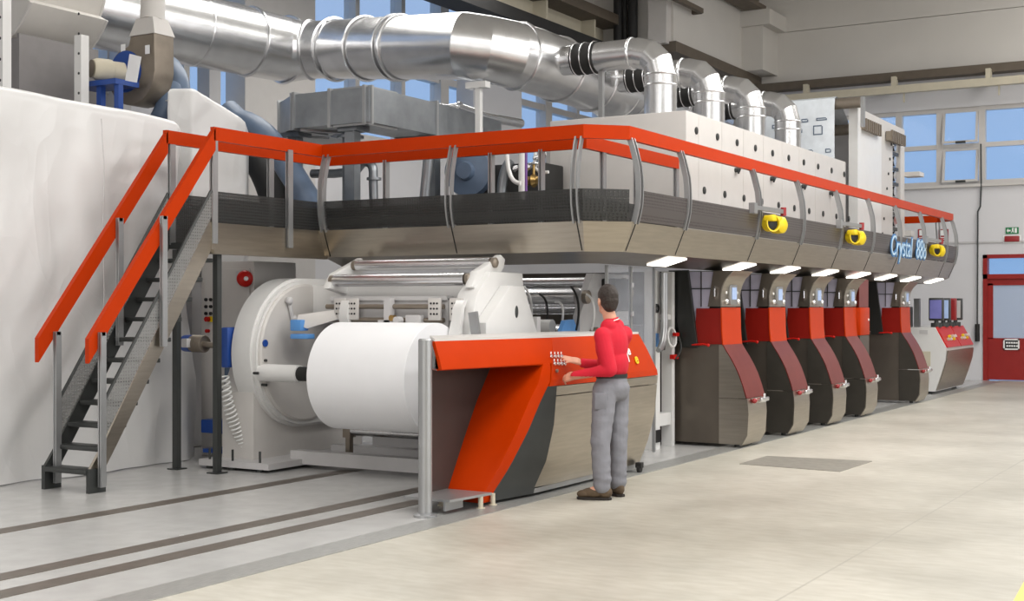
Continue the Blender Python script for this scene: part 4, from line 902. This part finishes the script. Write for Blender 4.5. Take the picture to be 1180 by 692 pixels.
for y, w_ in ((13.64,.07),(14.08,.04)): obj('upright', MB().box((-6.27,y-w_,0),(-6.14,y+w_,2.0)), M['white'], wf_, smooth=False)
for z in (.25,1.45): obj('cross_bar', MB().box((-6.26,13.72,z),(-6.15,14.03,z+.14 if z < 1 else z+.06)), M['white'], wf_, smooth=False)
obj('slotted_foot', MB().box((-6.13,13.55,.08),(-6.12,13.68,.22)), M['ink'], wf_, smooth=False)
obj('ring_mount', MB().lathe((-6.14,13.6,1.58),(1,0,0),[(.05,0),(.05,.02),(.03,.025),(.03,.01)],20,caps=False), M['ink'], wf_)
for k, (o_, r_) in enumerate(((0,.028),(.055,.02),(.09,.016))): obj('hose_run', MB().tube([(-6.08,13.66+o_,1.98),(-6.08,13.66+o_,1.5)]+arcpts((-6.08,13.66+o_,1.45),(-6.0,13.35+o_,1.12),(-6.06,13.62+o_,1.2)), r_, 10), M['alu'], wf_)
obj('blue_label', MB().box((-6.135,13.55,1.15),(-6.13,13.66,1.3)), M['lblue'], wf_, smooth=False)
obj('valve_case', MB().box((-6.3,13.76,1.1),(-6.2,14.0,1.42),.01), M['dark'], wf_); obj('red_valve', MB().box((-6.14,13.98,1.0),(-6.09,14.12,1.05)), M['bred'], wf_); obj('red_valve', MB().box((-6.12,14.02,1.26),(-6.08,14.12,1.3)), M['bred'], wf_)
obj('hose_loop', MB().ring((-6.1,13.95,1.25),(1,0,.1),.11,.014,24), M['white'], wf_); obj('hose_loop', MB().tube(arcpts((-6.1,14.08,1.3),(-6.1,14.02,1.0),(-6.05,14.25,1.1)), .014, 8), M['black'], wf_)
obj('pump_body', MB().box((-6.6,13.75,.42),(-6.3,14.0,.95),.02), M['anthr'], wf_); obj('blue_motor', MB().cyl((-6.5,13.75,.4),(-6.5,14.0,.4),.14).box((-6.45,13.78,.45),(-6.3,13.98,.7),.02), M['hose'], wf_)
# ------------------------------------------------------------------ roller tower and end desk
tw = thing('roller_tower', 'white perforated tower of rollers at the far end of the dryer housing', 'machine', (-7,23.2,2.24))
zt0, zt1 = 2.24, 4.88
obj('side_plate', MB().prism([(-6.22,21.6,zt0),(-6.22,21.6,zt1),(-6.22,23.9,zt1-.02),(-6.22,23.9,zt0)],(.05,0,0)), M['offwhite'], tw, smooth=False)
obj('side_plate', MB().prism([(-6.22,24.45,zt0),(-6.22,24.45,zt1-.02),(-6.22,24.75,zt1-.02),(-6.22,24.75,zt0)],(.05,0,0)), M['offwhite'], tw, smooth=False)
obj('side_plate', MB().box((-6.22,23.9,4.62),(-6.17,24.45,4.86)), M['offwhite'], tw, smooth=False)
obj('side_plate', MB().box((-8.3,21.6,zt0),(-8.22,24.7,zt1)), M['offwhite'], tw, smooth=False)
obj('edge_post', MB().box((-6.25,21.45,zt0),(-6.1,21.6,zt1+.02)), M['white'], tw, smooth=False)
obj('inner_panel', MB().box((-8.2,22.2,zt0),(-6.25,22.25,4.5)), M['pale'], tw, smooth=False)
obj('inner_panel', MB().box((-6.17,21.7,zt0),(-6.13,23.0,4.55)), M['white'], tw, smooth=False)
for y0_, y1_ in ((21.75,22.75),(23.4,24.4)):
    rk = MB().box((-6.16,y0_,4.52),(-6.06,y1_,4.68))
    for k in range(8): rk.box((-6.08,y0_+.02+k*(y1_-y0_)/8,4.5),(-6.04,y0_+.06+k*(y1_-y0_)/8,4.7))
    obj('rack', rk, M['bronze'], tw, smooth=False)
for z in frange(2.6,4.5,7): obj('roller', MB().cyl((-8.2,24.2,z),(-6.2,24.2,z),.09,seg=20), M['chrome'], tw); obj('roller_block', MB().box((-6.24,23.95,z+.1),(-6.19,24.4,z+.16)), M['black'], tw, smooth=False)
for y, z in ((21.3,4.9),(21.9,4.55)): obj('idler', MB().cyl((-8.2,y,z),(-6.0 if z > 4.8 else -6.25,y,z),.09,seg=24), M['bronze'], tw)
obj('idler_bracket', MB().box((-6.0,21.25,4.5),(-5.95,21.35,4.98)), M['alu'], tw, smooth=False)
for k in range(8): obj('bolt', MB().cyl((-6.17,23.1+.1*k,2.6+.3*k*.9),(-6.155,23.1+.1*k,2.6+.3*k*.9),.025,seg=10), M['dark'], tw)
obj('bracket_arm', MB().box((-6.2,24.75,4.0),(-5.9,25.1,4.08)).box((-6.2,24.75,2.9),(-6.05,25.0,3.0)), M['offwhite'], tw, smooth=False)
fl = thing('printed_film', 'printed white film web draped over the top rollers of the tower', 'film', (-7.2,21.2,4))
pth = [(22.0,4.64),(21.6,4.9),(21.42,5.0),(21.3,5.02),(21.2,4.98),(21.17,4.85)]+[(21.17,4.85-.2*k) for k in range(1,8)]
obj('web', MB().slab([[(x,y,z) for x in (-7.6,-7.3,-7.0,-6.7,-6.4)] for y, z in pth], (0,-.004,.002)), M['film'], fl, sharp=50)
for x, z, w_, h_ in ((-7.35,4.2,.16,.12),(-7.45,4.55,.12,.05),(-7.2,4.6,.14,.04),(-6.95,4.62,.1,.04),(-6.7,4.63,.16,.03),(-7.1,4.2,.1,.05),(-6.95,4.05,.18,.1),(-7.0,3.8,.2,.06),(-7.05,4.45,.1,.06),(-6.75,4.4,.14,.14),(-6.55,4.1,.08,.05),(-7.3,3.85,.4,.08),(-6.7,3.9,.25,.06)):
    m = MB()
    for a, b, c, d in ((0,0,w_,.015),(0,h_,w_,h_+.015),(0,0,.015,h_),(w_,0,w_+.015,h_)): m.box((x+a,21.158,z+b),(x+c,21.162,z+d))
    obj('print_mark', m, M['hose'], fl, smooth=False)
ed = thing('end_desk', 'white end desk with sloping red panels and curved steel front near the door', 'desk', (-5.6,25.9,0))
prof_ = [(-6.4,.05),(-5.62,.05),(-5.52,.35),(-5.44,.62),(-5.42,.85),(-5.62,1.22),(-6.4,1.22)]
obj('body', MB().prism([(x,24.75,z) for x,z in prof_],(0,2.35,0)), M['white'], ed, smooth=False)
obj('steel_front', MB().slab([[(x+.02,24.8,z),(x+.02,27.05,z)] for x,z in ((-5.62,.07),(-5.52,.35),(-5.44,.62),(-5.42,.8))],(-.015,0,0)), M['steel'], ed, sharp=40)
for a, b in ((24.78,25.9),(25.94,27.05)):
    o = obj('red_panel', MB().slab([[(-5.4,a,.86),(-5.4,b,.86)],[(-5.6,a,1.23),(-5.6,b,1.23)]],(-.03,0,-.015)), M['bred'], ed, smooth=False)
    for k in range(6): obj('button', MB().cyl((-5.48+.0,a+.3+.12*k,.99+.05*(k%2)),(-5.44,a+.3+.12*k,1.01+.05*(k%2)),.03,seg=10), M[('beige','yellow','white')[k%3]], o)
obj('vent_plate', MB().box((-5.95,24.74,.5),(-5.7,24.75,.78)), M['beige'], ed, smooth=False); obj('label_plate', MB().box((-5.9,24.74,1.1),(-5.75,24.75,1.17)), M['pale'], ed, smooth=False)
for x, y in ((-5.75,24.9),(-5.75,26.9)): obj('foot', MB().cyl((x,y,0),(x,y,.06),.05,seg=12), M['dark'], ed)
for i, (px, lab, mt_) in enumerate(((1079,'violet lit monitor at the left of the four on the end desk','screenv'),(1087,'pale violet monitor, second of the four on the end desk','screen'),(1094,'dark red backed monitor, third of the four on the end desk','signred'),(1101,'grey framed monitor at the right of the four on the end desk','pale'))):
    y = 25.0+.55*i; x = W(px,362,Y=y).x; t = thing('monitor', lab, 'monitor', (x,y,1.22), 'monitors on the end desk')
    obj('stand', MB().cyl((x,y,1.22),(x,y,1.3),.1,seg=16).cyl((x,y,1.28),(x,y,1.4),.04,seg=10), M['dark'], t)
    obj('housing', MB().box((x-.13,y-.05,1.34),(x+.13,y+.06,1.76),.015), M['dark' if mt_ != 'signred' else 'signred'], t); obj('screen', MB().box((x-.105,y-.056,1.38),(x+.105,y-.05,1.72)), M[mt_], t, smooth=False)
mc = thing('winder_frame', 'grey winder mechanism with rollers and posts behind the white end desk', 'machine', (-6.5,24.9,0))
for x, y, h in ((-6.75,24.2,1.95),(-6.45,24.2,1.9),(-6.0,25.0,1.75),(-7.6,25.2,1.9)): obj('post', MB().box((x-.05,y-.05,1.22),(x+.05,y+.05,h)), M['alu'], mc, smooth=False)
obj('top_box', MB().box((-6.7,24.15,1.6),(-6.48,24.35,1.85),.02), M['hose'], mc); obj('top_bar', MB().box((-7.6,24.9,1.8),(-6.4,25.0,1.86)), M['dark'], mc, smooth=False)
for z in (1.35,1.5): obj('roller', MB().cyl((-6.7,24.15,z),(-6.45,24.15,z),.06,seg=18), M['chrome'], mc)
obj('dark_case', MB().box((-7.2,24.5,1.22),(-6.05,24.9,1.6),.02), M['black'], mc)
obj('base', MB().box((-7.7,24.0,0),(-6.42,26.4,1.2)), M['pale'], mc, smooth=False)
# ------------------------------------------------------------------ the operator
def blob(name, prims, voxel, mt_, parent, smooth=3, factor=.5):
    """one continuous skin grown round tapered limbs ('c', p, q, r0, r1) and ellipsoids ('e', c, axes, radii)"""
    bm = bmesh.new()
    for p in prims:
        if p[0] == 'c':
            a, b, r0, r1 = V(p[1]), V(p[2]), p[3], p[4]; m = MB(); m.bm.free(); m.bm = bm; m.tube([a,b],[r0,r1],16)
            for c, r in ((a,r0),(b,r1)): bmesh.ops.create_uvsphere(bm, u_segments=16, v_segments=10, radius=r, matrix=Matrix.Translation(c))
        else:
            ax = p[2]; rot = Matrix((V(ax[0]),V(ax[1]),V(ax[2]))).transposed().to_4x4()
            bmesh.ops.create_uvsphere(bm, u_segments=24, v_segments=16, radius=1, matrix=Matrix.Translation(V(p[1])) @ rot @ Matrix.Diagonal((*p[3],1)))
    me = bpy.data.meshes.new('t'); bm.to_mesh(me); bm.free(); o = bpy.data.objects.new('t', me); C.objects.link(o)
    md = o.modifiers.new('r','REMESH'); md.mode = 'VOXEL'; md.voxel_size = voxel
    dg = bpy.context.evaluated_depsgraph_get(); dg.update(); m2 = bpy.data.meshes.new_from_object(o.evaluated_get(dg))
    bpy.data.objects.remove(o); bpy.data.meshes.remove(me)
    bm = bmesh.new(); bm.from_mesh(m2); bpy.data.meshes.remove(m2)
    for _ in range(smooth): bmesh.ops.smooth_vert(bm, verts=bm.verts, factor=factor, use_axis_x=True, use_axis_y=True, use_axis_z=True)
    m = MB(); m.bm.free(); m.bm = bm; return m if name is None else obj(name, m, mt_, parent, sharp=180)
pb = W(705,571,D=11.2); pb.z = 0
F3, L3, U3 = V((-.994,.053,0)).normalized(), V((-.053,-.994,0)).normalized(), V((0,0,1))
def Q(f, l, u): return pb + F3*f + L3*l + U3*u
per = thing('person', 'man in red long-sleeved shirt and grey trousers pressing buttons on the orange console', 'person', pb)
AX = (F3, L3, U3)
LS, LE, LW = W(694,387,D=11.06), W(703,426,D=10.99), W(662,433.5,D=11.1)
RS, RE, RW = W(719,385,D=11.34), W(704,423,D=11.47), W(671,418,D=11.33)
hipL, hipR = W(697,449,D=11.12), W(711,449,D=11.28); kneeL, kneeR = W(692,510,D=11.02), W(712,507,D=11.22)
ankL = W(694,560,D=10.98); ankL.z = .1; ankR = W(712,556,D=11.2); ankR.z = .1
Hd = V((-.80,.60,0)); Hl = V((-.60,-.80,0)); hc = W(700,346,D=11.2)   # head
def HP(f, l, u): return hc + Hd*f + Hl*l + U3*u
HA = (Hd, Hl, U3)
neck0 = Q(-.01,0,1.42); neck1 = HP(-.01,0,-.09)
FL = V((-.95,-.3,0)).normalized(); FR = V((-.8,.6,0)).normalized()
def hand(wr, d, n, side, curls, thumb_out=.6):
    """palm with four unequal bent fingers and a thumb; d points along the hand, n out of the back of the hand"""
    d = V(d).normalized(); n = V(n); n = (n-d*n.dot(d)).normalized(); s = d.cross(n)*side; pr = []
    for i in range(4):
        o_ = s*(.027-.018*i); k = wr+d*.088+o_*1.1-(d*.006*abs(i-1))
        pr.append(('c', wr+d*.012+o_*.6, k, .0155, .0125)); ln = (.040,.046,.043,.034)[i]; a = 0; q_ = k; r_ = .0098
        for j, f in enumerate((1,.65,.5)):
            a += curls[i]*(.7,.9,.6)[j]; dd = d*math.cos(a)-n*math.sin(a); e = q_+dd*ln*f; pr.append(('c', q_, e, r_, r_*.9)); q_ = e; r_ *= .9
    t0 = wr+d*.02+s*.022; t1 = t0+(d*.6+s*.8*thumb_out-n*.25).normalized()*.045; t2 = t1+(d*.85+s*.3-n*.3).normalized()*.034; t3 = t2+(d*.95-n*.25).normalized()*.026
    pr += [('c', t0, t1, .016, .0125), ('c', t1, t2, .0125, .0105), ('c', t2, t3, .0105, .009)]
    return pr
ltip = W(646,436,D=11.2); rtip = W(647,410.5,D=11.32)
dl = (ltip-LW).normalized(); drr = (rtip-RW).normalized()
body = [('e', Q(.0,0,1.27), AX, (.105,.165,.2)), ('e', Q(0,0,1.06), AX, (.1,.145,.17)), ('e', Q(0,0,.95), AX, (.11,.155,.12)),
        ('c', LS, RS, .06, .06), ('c', neck0, neck1, .062, .054),
        ('c', LS, LE, .052, .042), ('c', LE, LW, .04, .028), ('c', LW, LW+dl*.02, .028, .026), ('c', RS, RE, .052, .042), ('c', RE, RW, .04, .028), ('c', RW, RW+drr*.02, .028, .026),
        ('c', hipL, kneeL, .085, .058), ('c', kneeL, ankL, .056, .04), ('c', hipR, kneeR, .085, .058), ('c', kneeR, ankR, .056, .04),
        ('c', ankL, ankL+FL*.14-U3*.05, .038, .032), ('c', ankR, ankR+FR*.14-U3*.05, .038, .032),
        ('e', HP(-.005,0,.03), HA, (.1,.078,.1)), ('e', HP(.035,0,-.02), HA, (.068,.062,.09)), ('e', HP(.06,0,-.075), HA, (.042,.045,.04)), ('c', HP(.0,.0,-.06), HP(.06,0,-.08), .05, .04),
        ('c', HP(.094,0,.005), HP(.113,0,-.028), .009, .013), ('c', HP(.09,.03,.022), HP(.09,-.03,.022), .012, .012), ('e', HP(.094,0,-.06), HA, (.012,.024,.008)), ('e', HP(.094,0,-.072), HA, (.011,.02,.008))]
for s in (1,-1): body += [('e', HP(-.002,.079*s,-.012), (Hd,Hl,U3), (.02,.012,.034)), ('e', HP(.09,.031*s,.0), HA, (.014,.018,.012))]
body += hand(LW, dl, V((.3,-.8,.5)), 1, (.35,.45,.55,.6)) + hand(RW, drr, V((.35,-.4,.85)), 1, (.08,.15,.25,.35), 1.0)
obj_body = blob('body', body, .0048, M['skin'], per, 2)
for s in (1,-1): obj('eye', MB().ball(HP(.098,.031*s,.002), (.009,.009,.007), 12), M['ink'], per)
# hair: a shell over skull and nape
hr = blob(None, [('e', HP(-.012,0,.042), HA, (.106,.084,.098)), ('e', HP(-.035,0,-.0), HA, (.082,.079,.085)), ('e', HP(-.05,0,-.04), HA, (.058,.066,.06))], .006, None, None, 2)
bmesh.ops.delete(hr.bm, geom=[v for v in hr.bm.verts if ((v.co-hc).dot(Hd) > .055 and (v.co-hc).z < .055) or ((v.co-hc).dot(Hd) > .012 and (v.co-hc).z < .0)], context='VERTS')
for v in hr.bm.verts: v.co += (v.co-hc).normalized()*.004*noise.noise(v.co*40)
obj('hair', hr, M['hair'], per, sharp=180)
# shirt
sh = [('e', Q(.0,0,1.28), AX, (.125,.185,.2)), ('e', Q(-.01,0,1.12), AX, (.122,.165,.16)), ('e', Q(0,0,1.07), AX, (.12,.165,.07)), ('c', LS-U3*.005, RS-U3*.005, .074, .074), ('c', Q(-.005,.07,1.43), Q(-.005,-.07,1.43), .07, .07),
      ('c', neck0-U3*.02, neck0.lerp(neck1,.35), .085, .066),
      ('c', LS, LE, .074, .06), ('c', LE, LW+(LE-LW)*.03, .059, .041), ('c', RS, RE, .074, .06), ('c', RE, RW+(RE-RW)*.03, .058, .041)]
for t in (.3,.55,.8): sh.append(('e', LE.lerp(LW,t), (dl, U3, dl.cross(U3)), (.018,.056-.012*t,.056-.012*t)))
for t in (): sh.append(('e', LS.lerp(LE,t), ((LE-LS).normalized(), dl, dl.cross(U3)), (.02,.074,.074)))
shirt = blob(None, sh, .007, None, None, 3)
for v in shirt.bm.verts:
    n_ = noise.noise(v.co*V((9,9,5)) if False else V((v.co.x*9,v.co.y*9,v.co.z*5)))
    v.co += v.normal*.006*n_
bmesh.ops.delete(shirt.bm, geom=[v for v in shirt.bm.verts if v.co.z < 1.015], context='VERTS')
obj('shirt', shirt, M['cloth'], per, sharp=180)
nb = neck0.lerp(neck1,.42); nd = (neck1-neck0).normalized()
obj('collar', MB().ring(nb-nd*.012, nd, .066, .011, 28).ring(nb+nd*.008, nd, .062, .009, 28), M['cloth'], per, sharp=180)
obj('collar_stripe', MB().ring(nb-nd*.002, nd, .069, .005, 28), M['wfix'], per, sharp=180)['label'] = 'white collar stripe'
# trousers
tr = [('e', Q(0,0,.95), AX, (.125,.168,.12)), ('e', Q(0,0,1.0), AX, (.115,.158,.05)), ('c', hipL, kneeL, .105, .084), ('c', kneeL, ankL+V((0,0,.02)), .082, .074), ('c', hipR, kneeR, .105, .084), ('c', kneeR, ankR+V((0,0,.02)), .082, .074), ('e', Q(-.06,.0,.9), AX, (.085,.14,.1))]
trs = blob(None, tr, .008, None, None, 3)
for v in trs.bm.verts:
    z = v.co.z; amp = .004+.006*max(0, 1-abs(z-.55)/.2)+.008*max(0, 1-abs(z-.16)/.14)
    v.co += v.normal*amp*noise.noise(V((v.co.x*7, v.co.y*7, z*20)))
bmesh.ops.delete(trs.bm, geom=[v for v in trs.bm.verts if v.co.z > 1.035 or v.co.z < .055], context='VERTS')
obj('trousers', trs, M['trouser'], per, sharp=180)
obj('belt', MB().slab([[Q(.117*math.cos(a),.16*math.sin(a),z) for a in [2*math.pi*k/32 for k in range(33)]] for z in (1.0,1.032)], lambda p: (p-V((pb.x,pb.y,p.z))).normalized()*.006), M['rubber'], per, sharp=60)
pk = W(683,462,D=10.98); obj('pocket', MB().obox(W(692,462,D=11.0)+V((0,-.0,0)), (V((-.9,-.43,0)), V((.43,-.9,0)), U3), (.05,.012,.07), .01), M['trouser'], per)
for nm, a, d in (('left', ankL, FL), ('right', ankR, FR)):
    s = V((-d.y,d.x,0)); g = V((a.x,a.y,0))
    sh_ = blob('shoe', [('e', g-d*.02+U3*.065, (d,s,U3), (.065,.043,.055)), ('e', g+d*.08+U3*.055, (d,s,U3), (.1,.046,.045)), ('e', g+d*.155+U3*.045, (d,s,U3), (.06,.05,.034)), ('c', g+U3*.06-d*.01, g+U3*.115-d*.01, .046, .045)], .006, M['shoe'], per, 2)
    out = [g-d*.08]+[g+d*f+s*w_ for f, w_ in ((-.06,.035),(.0,.043),(.08,.046),(.15,.052),(.2,.035))]+[g+d*.215]+[g+d*f-s*w_ for f, w_ in ((.2,.035),(.15,.052),(.08,.044),(.0,.042),(-.06,.035))]
    obj('sole', MB().prism(out, (0,0,.022), .004), M['sole'], sh_)
    for k in range(3): obj('lace', MB().tube([g+d*(.05+.025*k)+s*.022+U3*(.1-.008*k), g+d*(.055+.025*k)+U3*(.106-.009*k), g+d*(.05+.025*k)-s*.022+U3*(.1-.008*k)], .004, 6), M['sole'], sh_)
# ------------------------------------------------------------------ draped sheeting on the left
def ridge(p): return max(0, 1-abs(noise.noise(p))*3.2)
def fold(p, a=1.0):
    """soft hanging folds and sharp creases"""
    y, z = p.y, p.z
    n = noise.noise(V((p.x*.5, y*.8, z*.35)))*.10 + noise.noise(V((p.x, y*2.2+z*.5, z*.45+3)))*.045
    n += ridge(V((y*.55+z*.35, z*.4-y*.28, 7.3)))*.05 - ridge(V((y*.5-z*.42, z*.3+y*.3, 2.1)))*.05
    n += ridge(V((y*1.3+z*.5, z*.6-y*.3, 11.7)))*.02*min(1, max(0, 3.3-z)) - ridge(V((y*1.2-z*.8, z*.5, 4.7)))*.02*min(1, max(0, 3.3-z))
    n += math.sin(y*5.2+2.2*noise.noise(V((y,z*.5,1))))*.05*max(0, 1.4-z)/1.4
    return n*a
def sheet(path, ztop, zbot, top_in, nz=110, ny=170, skirt=.0):
    """sheet hung along a floor path, rounded over at the top edge and carried inwards"""
    pts = [V(p) for p in path]; ls = [0]
    for a, b in zip(pts, pts[1:]): ls.append(ls[-1]+(b-a).length)
    def at(s):
        for i in range(len(ls)-1):
            if s <= ls[i+1]+1e-6: return pts[i].lerp(pts[i+1], (s-ls[i])/(ls[i+1]-ls[i]))
        return pts[-1]
    def nor(s):
        e = .18; d = at(min(ls[-1],s+e))-at(max(0,s-e)); return V((d.y,-d.x)).normalized()
    rows = []
    prof = [(-top_in,0,0),(-top_in*.5,.02,0),(-.12,.03,.3),(-.05,.01,.5),(-.01,-.03,.7)]
    for i in range(nz+len(prof)+1):
        row = []
        for j in range(ny+1):
            s = ls[-1]*j/ny; p = at(s); n = nor(s); zt = ztop(p) if callable(ztop) else ztop
            if i < len(prof):
                o_, dz, a = prof[i]; q_ = V((p.x+n.x*o_, p.y+n.y*o_, zt+dz)); q_.z += .02*noise.noise(V((q_.x*1.5,q_.y*1.2,2)))
            else:
                t = (i-len(prof))/nz; z = (zt-.08)*(1-t)+zbot*t; q_ = V((p.x,p.y,z)); a = min(1, (zt-z)*2.0+.5)
                q_ += V((n.x,n.y,0))*(skirt*t*t)
            f = fold(q_, a); q_ += V((n.x,n.y,0))*f; row.append(q_)
        rows.append(row)
    return rows
big = sheet([(-9.98,5.4),(-9.95,8.0),(-9.94,9.5),(-10.0,10.1),(-10.25,10.45),(-11.2,10.5)], lambda p: 3.56-.02*max(0,p.y-8), .012, 1.0, skirt=.12)
tp = thing('draped_sheeting', 'huge white plastic sheeting draped over machinery to the floor behind the stair', 'sheeting', (-10.4,8.5,0))
obj('sheet', MB().slab(big, (-.004,.002,.004)), M['tarp'], tp, sharp=60)
sm = []
ya = W(115,400,X=-9.86).y
obj('seam', MB().tube([(-9.875+fold(V((-9.95,ya,z)),.9)+.02+.12*((3.45-z)/3.5)**2,ya,z) for z in [3.4-.2*k for k in range(16)]], .006, 6), M['pale'], tp)
back = sheet([(-10.75,10.75),(-10.5,10.85),(-10.45,11.3),(-10.45,11.65),(-10.6,11.88),(-11.3,11.92)], lambda p: 4.0-.33*max(0,p.y-10.9), 2.1, .8, 50, 70)
t = thing('white_cover', 'smaller bright white cover sloping over a machine behind the stair head', 'cover', (-10.8,11.5,0))
obj('sheet', MB().slab(back, (-.004,.002,.004)), M['tarp'], t, sharp=80); obj('covered_case', MB().box((-11.5,11.1,0),(-10.75,11.75,3.3),.03), M['pale'], t)
# ------------------------------------------------------------------ fan and blower above the sheeting
fn = thing('extractor_fan', 'large white scroll fan housing at the upper left, feeding the exhaust duct', 'fan', (-13,10.7,3))
fc = V((-13.1,10.1,5.5)); sc = []
for k in range(49):
    a = 2*math.pi*k/48; r_ = .86+.14*k/48; sc.append((fc.x+r_*math.cos(a-.5), 10.1, fc.z+r_*math.sin(a-.5)))
M['greybox'] = mat('grey_inlet_sheet', (132,128,127), .5, var=.05)
M['fanw'] = mat('fan_housing_paint', (206,202,196), .4, var=.02)
obj('scroll', MB().prism(sc, (0,1.1,0)), M['fanw'], fn, sharp=25); obj('inlet_plate', MB().lathe((fc.x-.15,10.1,fc.z),(0,-1,0),[(.6,0),(.6,.03),(.45,.12),(.4,.03)],40,caps=False), M['offwhite'], fn)
obj('edge_angle', MB().tube([(x,11.2,z) for x,y,z in sc], .02, 6), M['offwhite'], fn); obj('edge_angle', MB().tube([(x,10.1,z) for x,y,z in sc], .02, 6), M['offwhite'], fn)
obj('stiffener', MB().box((-13.4,10.0,4.95),(-13.1,10.08,5.05)), M['zinc'], fn, smooth=False)
obj('inlet_box', MB().box((-13.7,10.0,3.1),(-12.3,11.1,4.62)).box((-12.32,9.98,3.1),(-12.28,11.12,4.66)), M['greybox'], fn, smooth=False)
obj('duct_flange', MB().ring((-13.05,11.2,5.36),(.18,1,0),.5,.03,40), M['zinc'], fn)
for px, y_, nm in ((4,9.3,'tall white perforated steel post at the left edge of the picture'),(94,10.3,'white perforated steel post beside the fan housing')):
    p = W(px,80,Y=y_); t = thing('steel_post', nm, 'post', (p.x,y_,0), 'perforated posts round the fan housing')
    w_ = .055; obj('shaft', MB().box((p.x-w_,y_-w_,0),(p.x+w_,y_+w_,7.0 if px < 50 else 4.62)), M['white'], t, smooth=False)
    for k in range(8): z = 3.75+.22*k; obj('hole', MB().cyl((p.x+.02,y_-w_-.002,z),(p.x+.02,y_-w_-.004,z),.016,seg=8), M['dark'], t)
bw = thing('blower', 'small brown grey scroll blower with round motor on a blue stand', 'blower', (-11.3,10.9,0))
by = 11.0; bc = W(158,86,Y=by); sc = []
for k in range(33):
    a = math.pi*1.0-2*math.pi*.78*k/32+.2; r_ = .31+.12*k/32; sc.append((bc.x+r_*math.cos(-a)*-1, by-.12, bc.z+r_*math.sin(-a)))
scr = [(bc.x+(.30+.1*(k/24))*math.cos(math.pi*.5+math.pi*1.5*k/24), by-.12, bc.z+(.30+.1*(k/24))*math.sin(math.pi*.5+math.pi*1.5*k/24)) for k in range(25)]
scr = scr + [(bc.x+.40,by-.12,bc.z+.42),(bc.x+.02,by-.12,bc.z+.42)]
obj('scroll', MB().prism(scr, (0,.3,0), .01), M['bronze'], bw, sharp=25)
top = V((bc.x+.21,by+.03,bc.z+.42)); m = MB(); a_ = [m.bm.verts.new(top+V((x,y,0))) for x,y in ((-.2,-.16),(.2,-.16),(.2,.16),(-.2,.16))]; b_ = [m.bm.verts.new(top+V((x,y,.2))) for x,y in ((-.13,-.12),(.13,-.12),(.13,.12),(-.13,.12))]
for k in range(4): m.bm.faces.new((a_[k],a_[(k+1)%4],b_[(k+1)%4],b_[k]))
m.bm.faces.new(b_); m.bm.faces.new(a_[::-1]); m.cyl(top+V((0,0,.18)), top+V((-.03,.05,.5)), .14); obj('outlet', m, M['offwhite'], bw, sharp=25)
obj('back_plate', MB().lathe((bc.x-.05,by-.12,bc.z+.02),(0,-1,0),[(.24,0),(.24,.02),(0,.02)],32), M['blue'], bw)
mc_ = V((bc.x-.02,by-.2,bc.z+.0)); mo = MB().lathe(mc_,(-.35,-1,0),[(.11,0),(.11,.14),(.125,.15),(.125,.31),(.1,.36),(.04,.37)],28)
obj('motor', mo, M['beige'], bw); 
mo = MB(); d_ = V((-.35,-1,0)).normalized(); mo.lathe(mc_+d_*.375,d_,[(.1,0),(.05,.012),(.0,.012)],24); obj('fan_cover', mo, M['bronze'], bw)
m = MB(); sx_ = bc.x-.1
for x in (sx_-.28,sx_+.02,sx_+.3):
    m.box((x-.035,by-.5,0.0),(x+.035,by-.43,bc.z-.16))
m.box((sx_-.32,by-.55,bc.z-.2),(sx_+.34,by-.2,bc.z-.14)); obj('stand', m, M['blue'], bw, smooth=False)
p = W(153,77,Y=by-.5); obj('paper_sheet', MB().prism([p+V((-.12,0,-.14)),p+V((.06,0,-.18)),p+V((.13,0,.1)),p+V((-.05,0,.15))],(0,.004,0)), M['paper'], bw, smooth=False)
for px, py in ((142,56),(170,57)): p = W(px,py,Y=by-.135); obj('sticker', MB().box(p+V((-.035,0,-.05)),p+V((.035,-.004,.05))), M['paper'], bw, smooth=False)
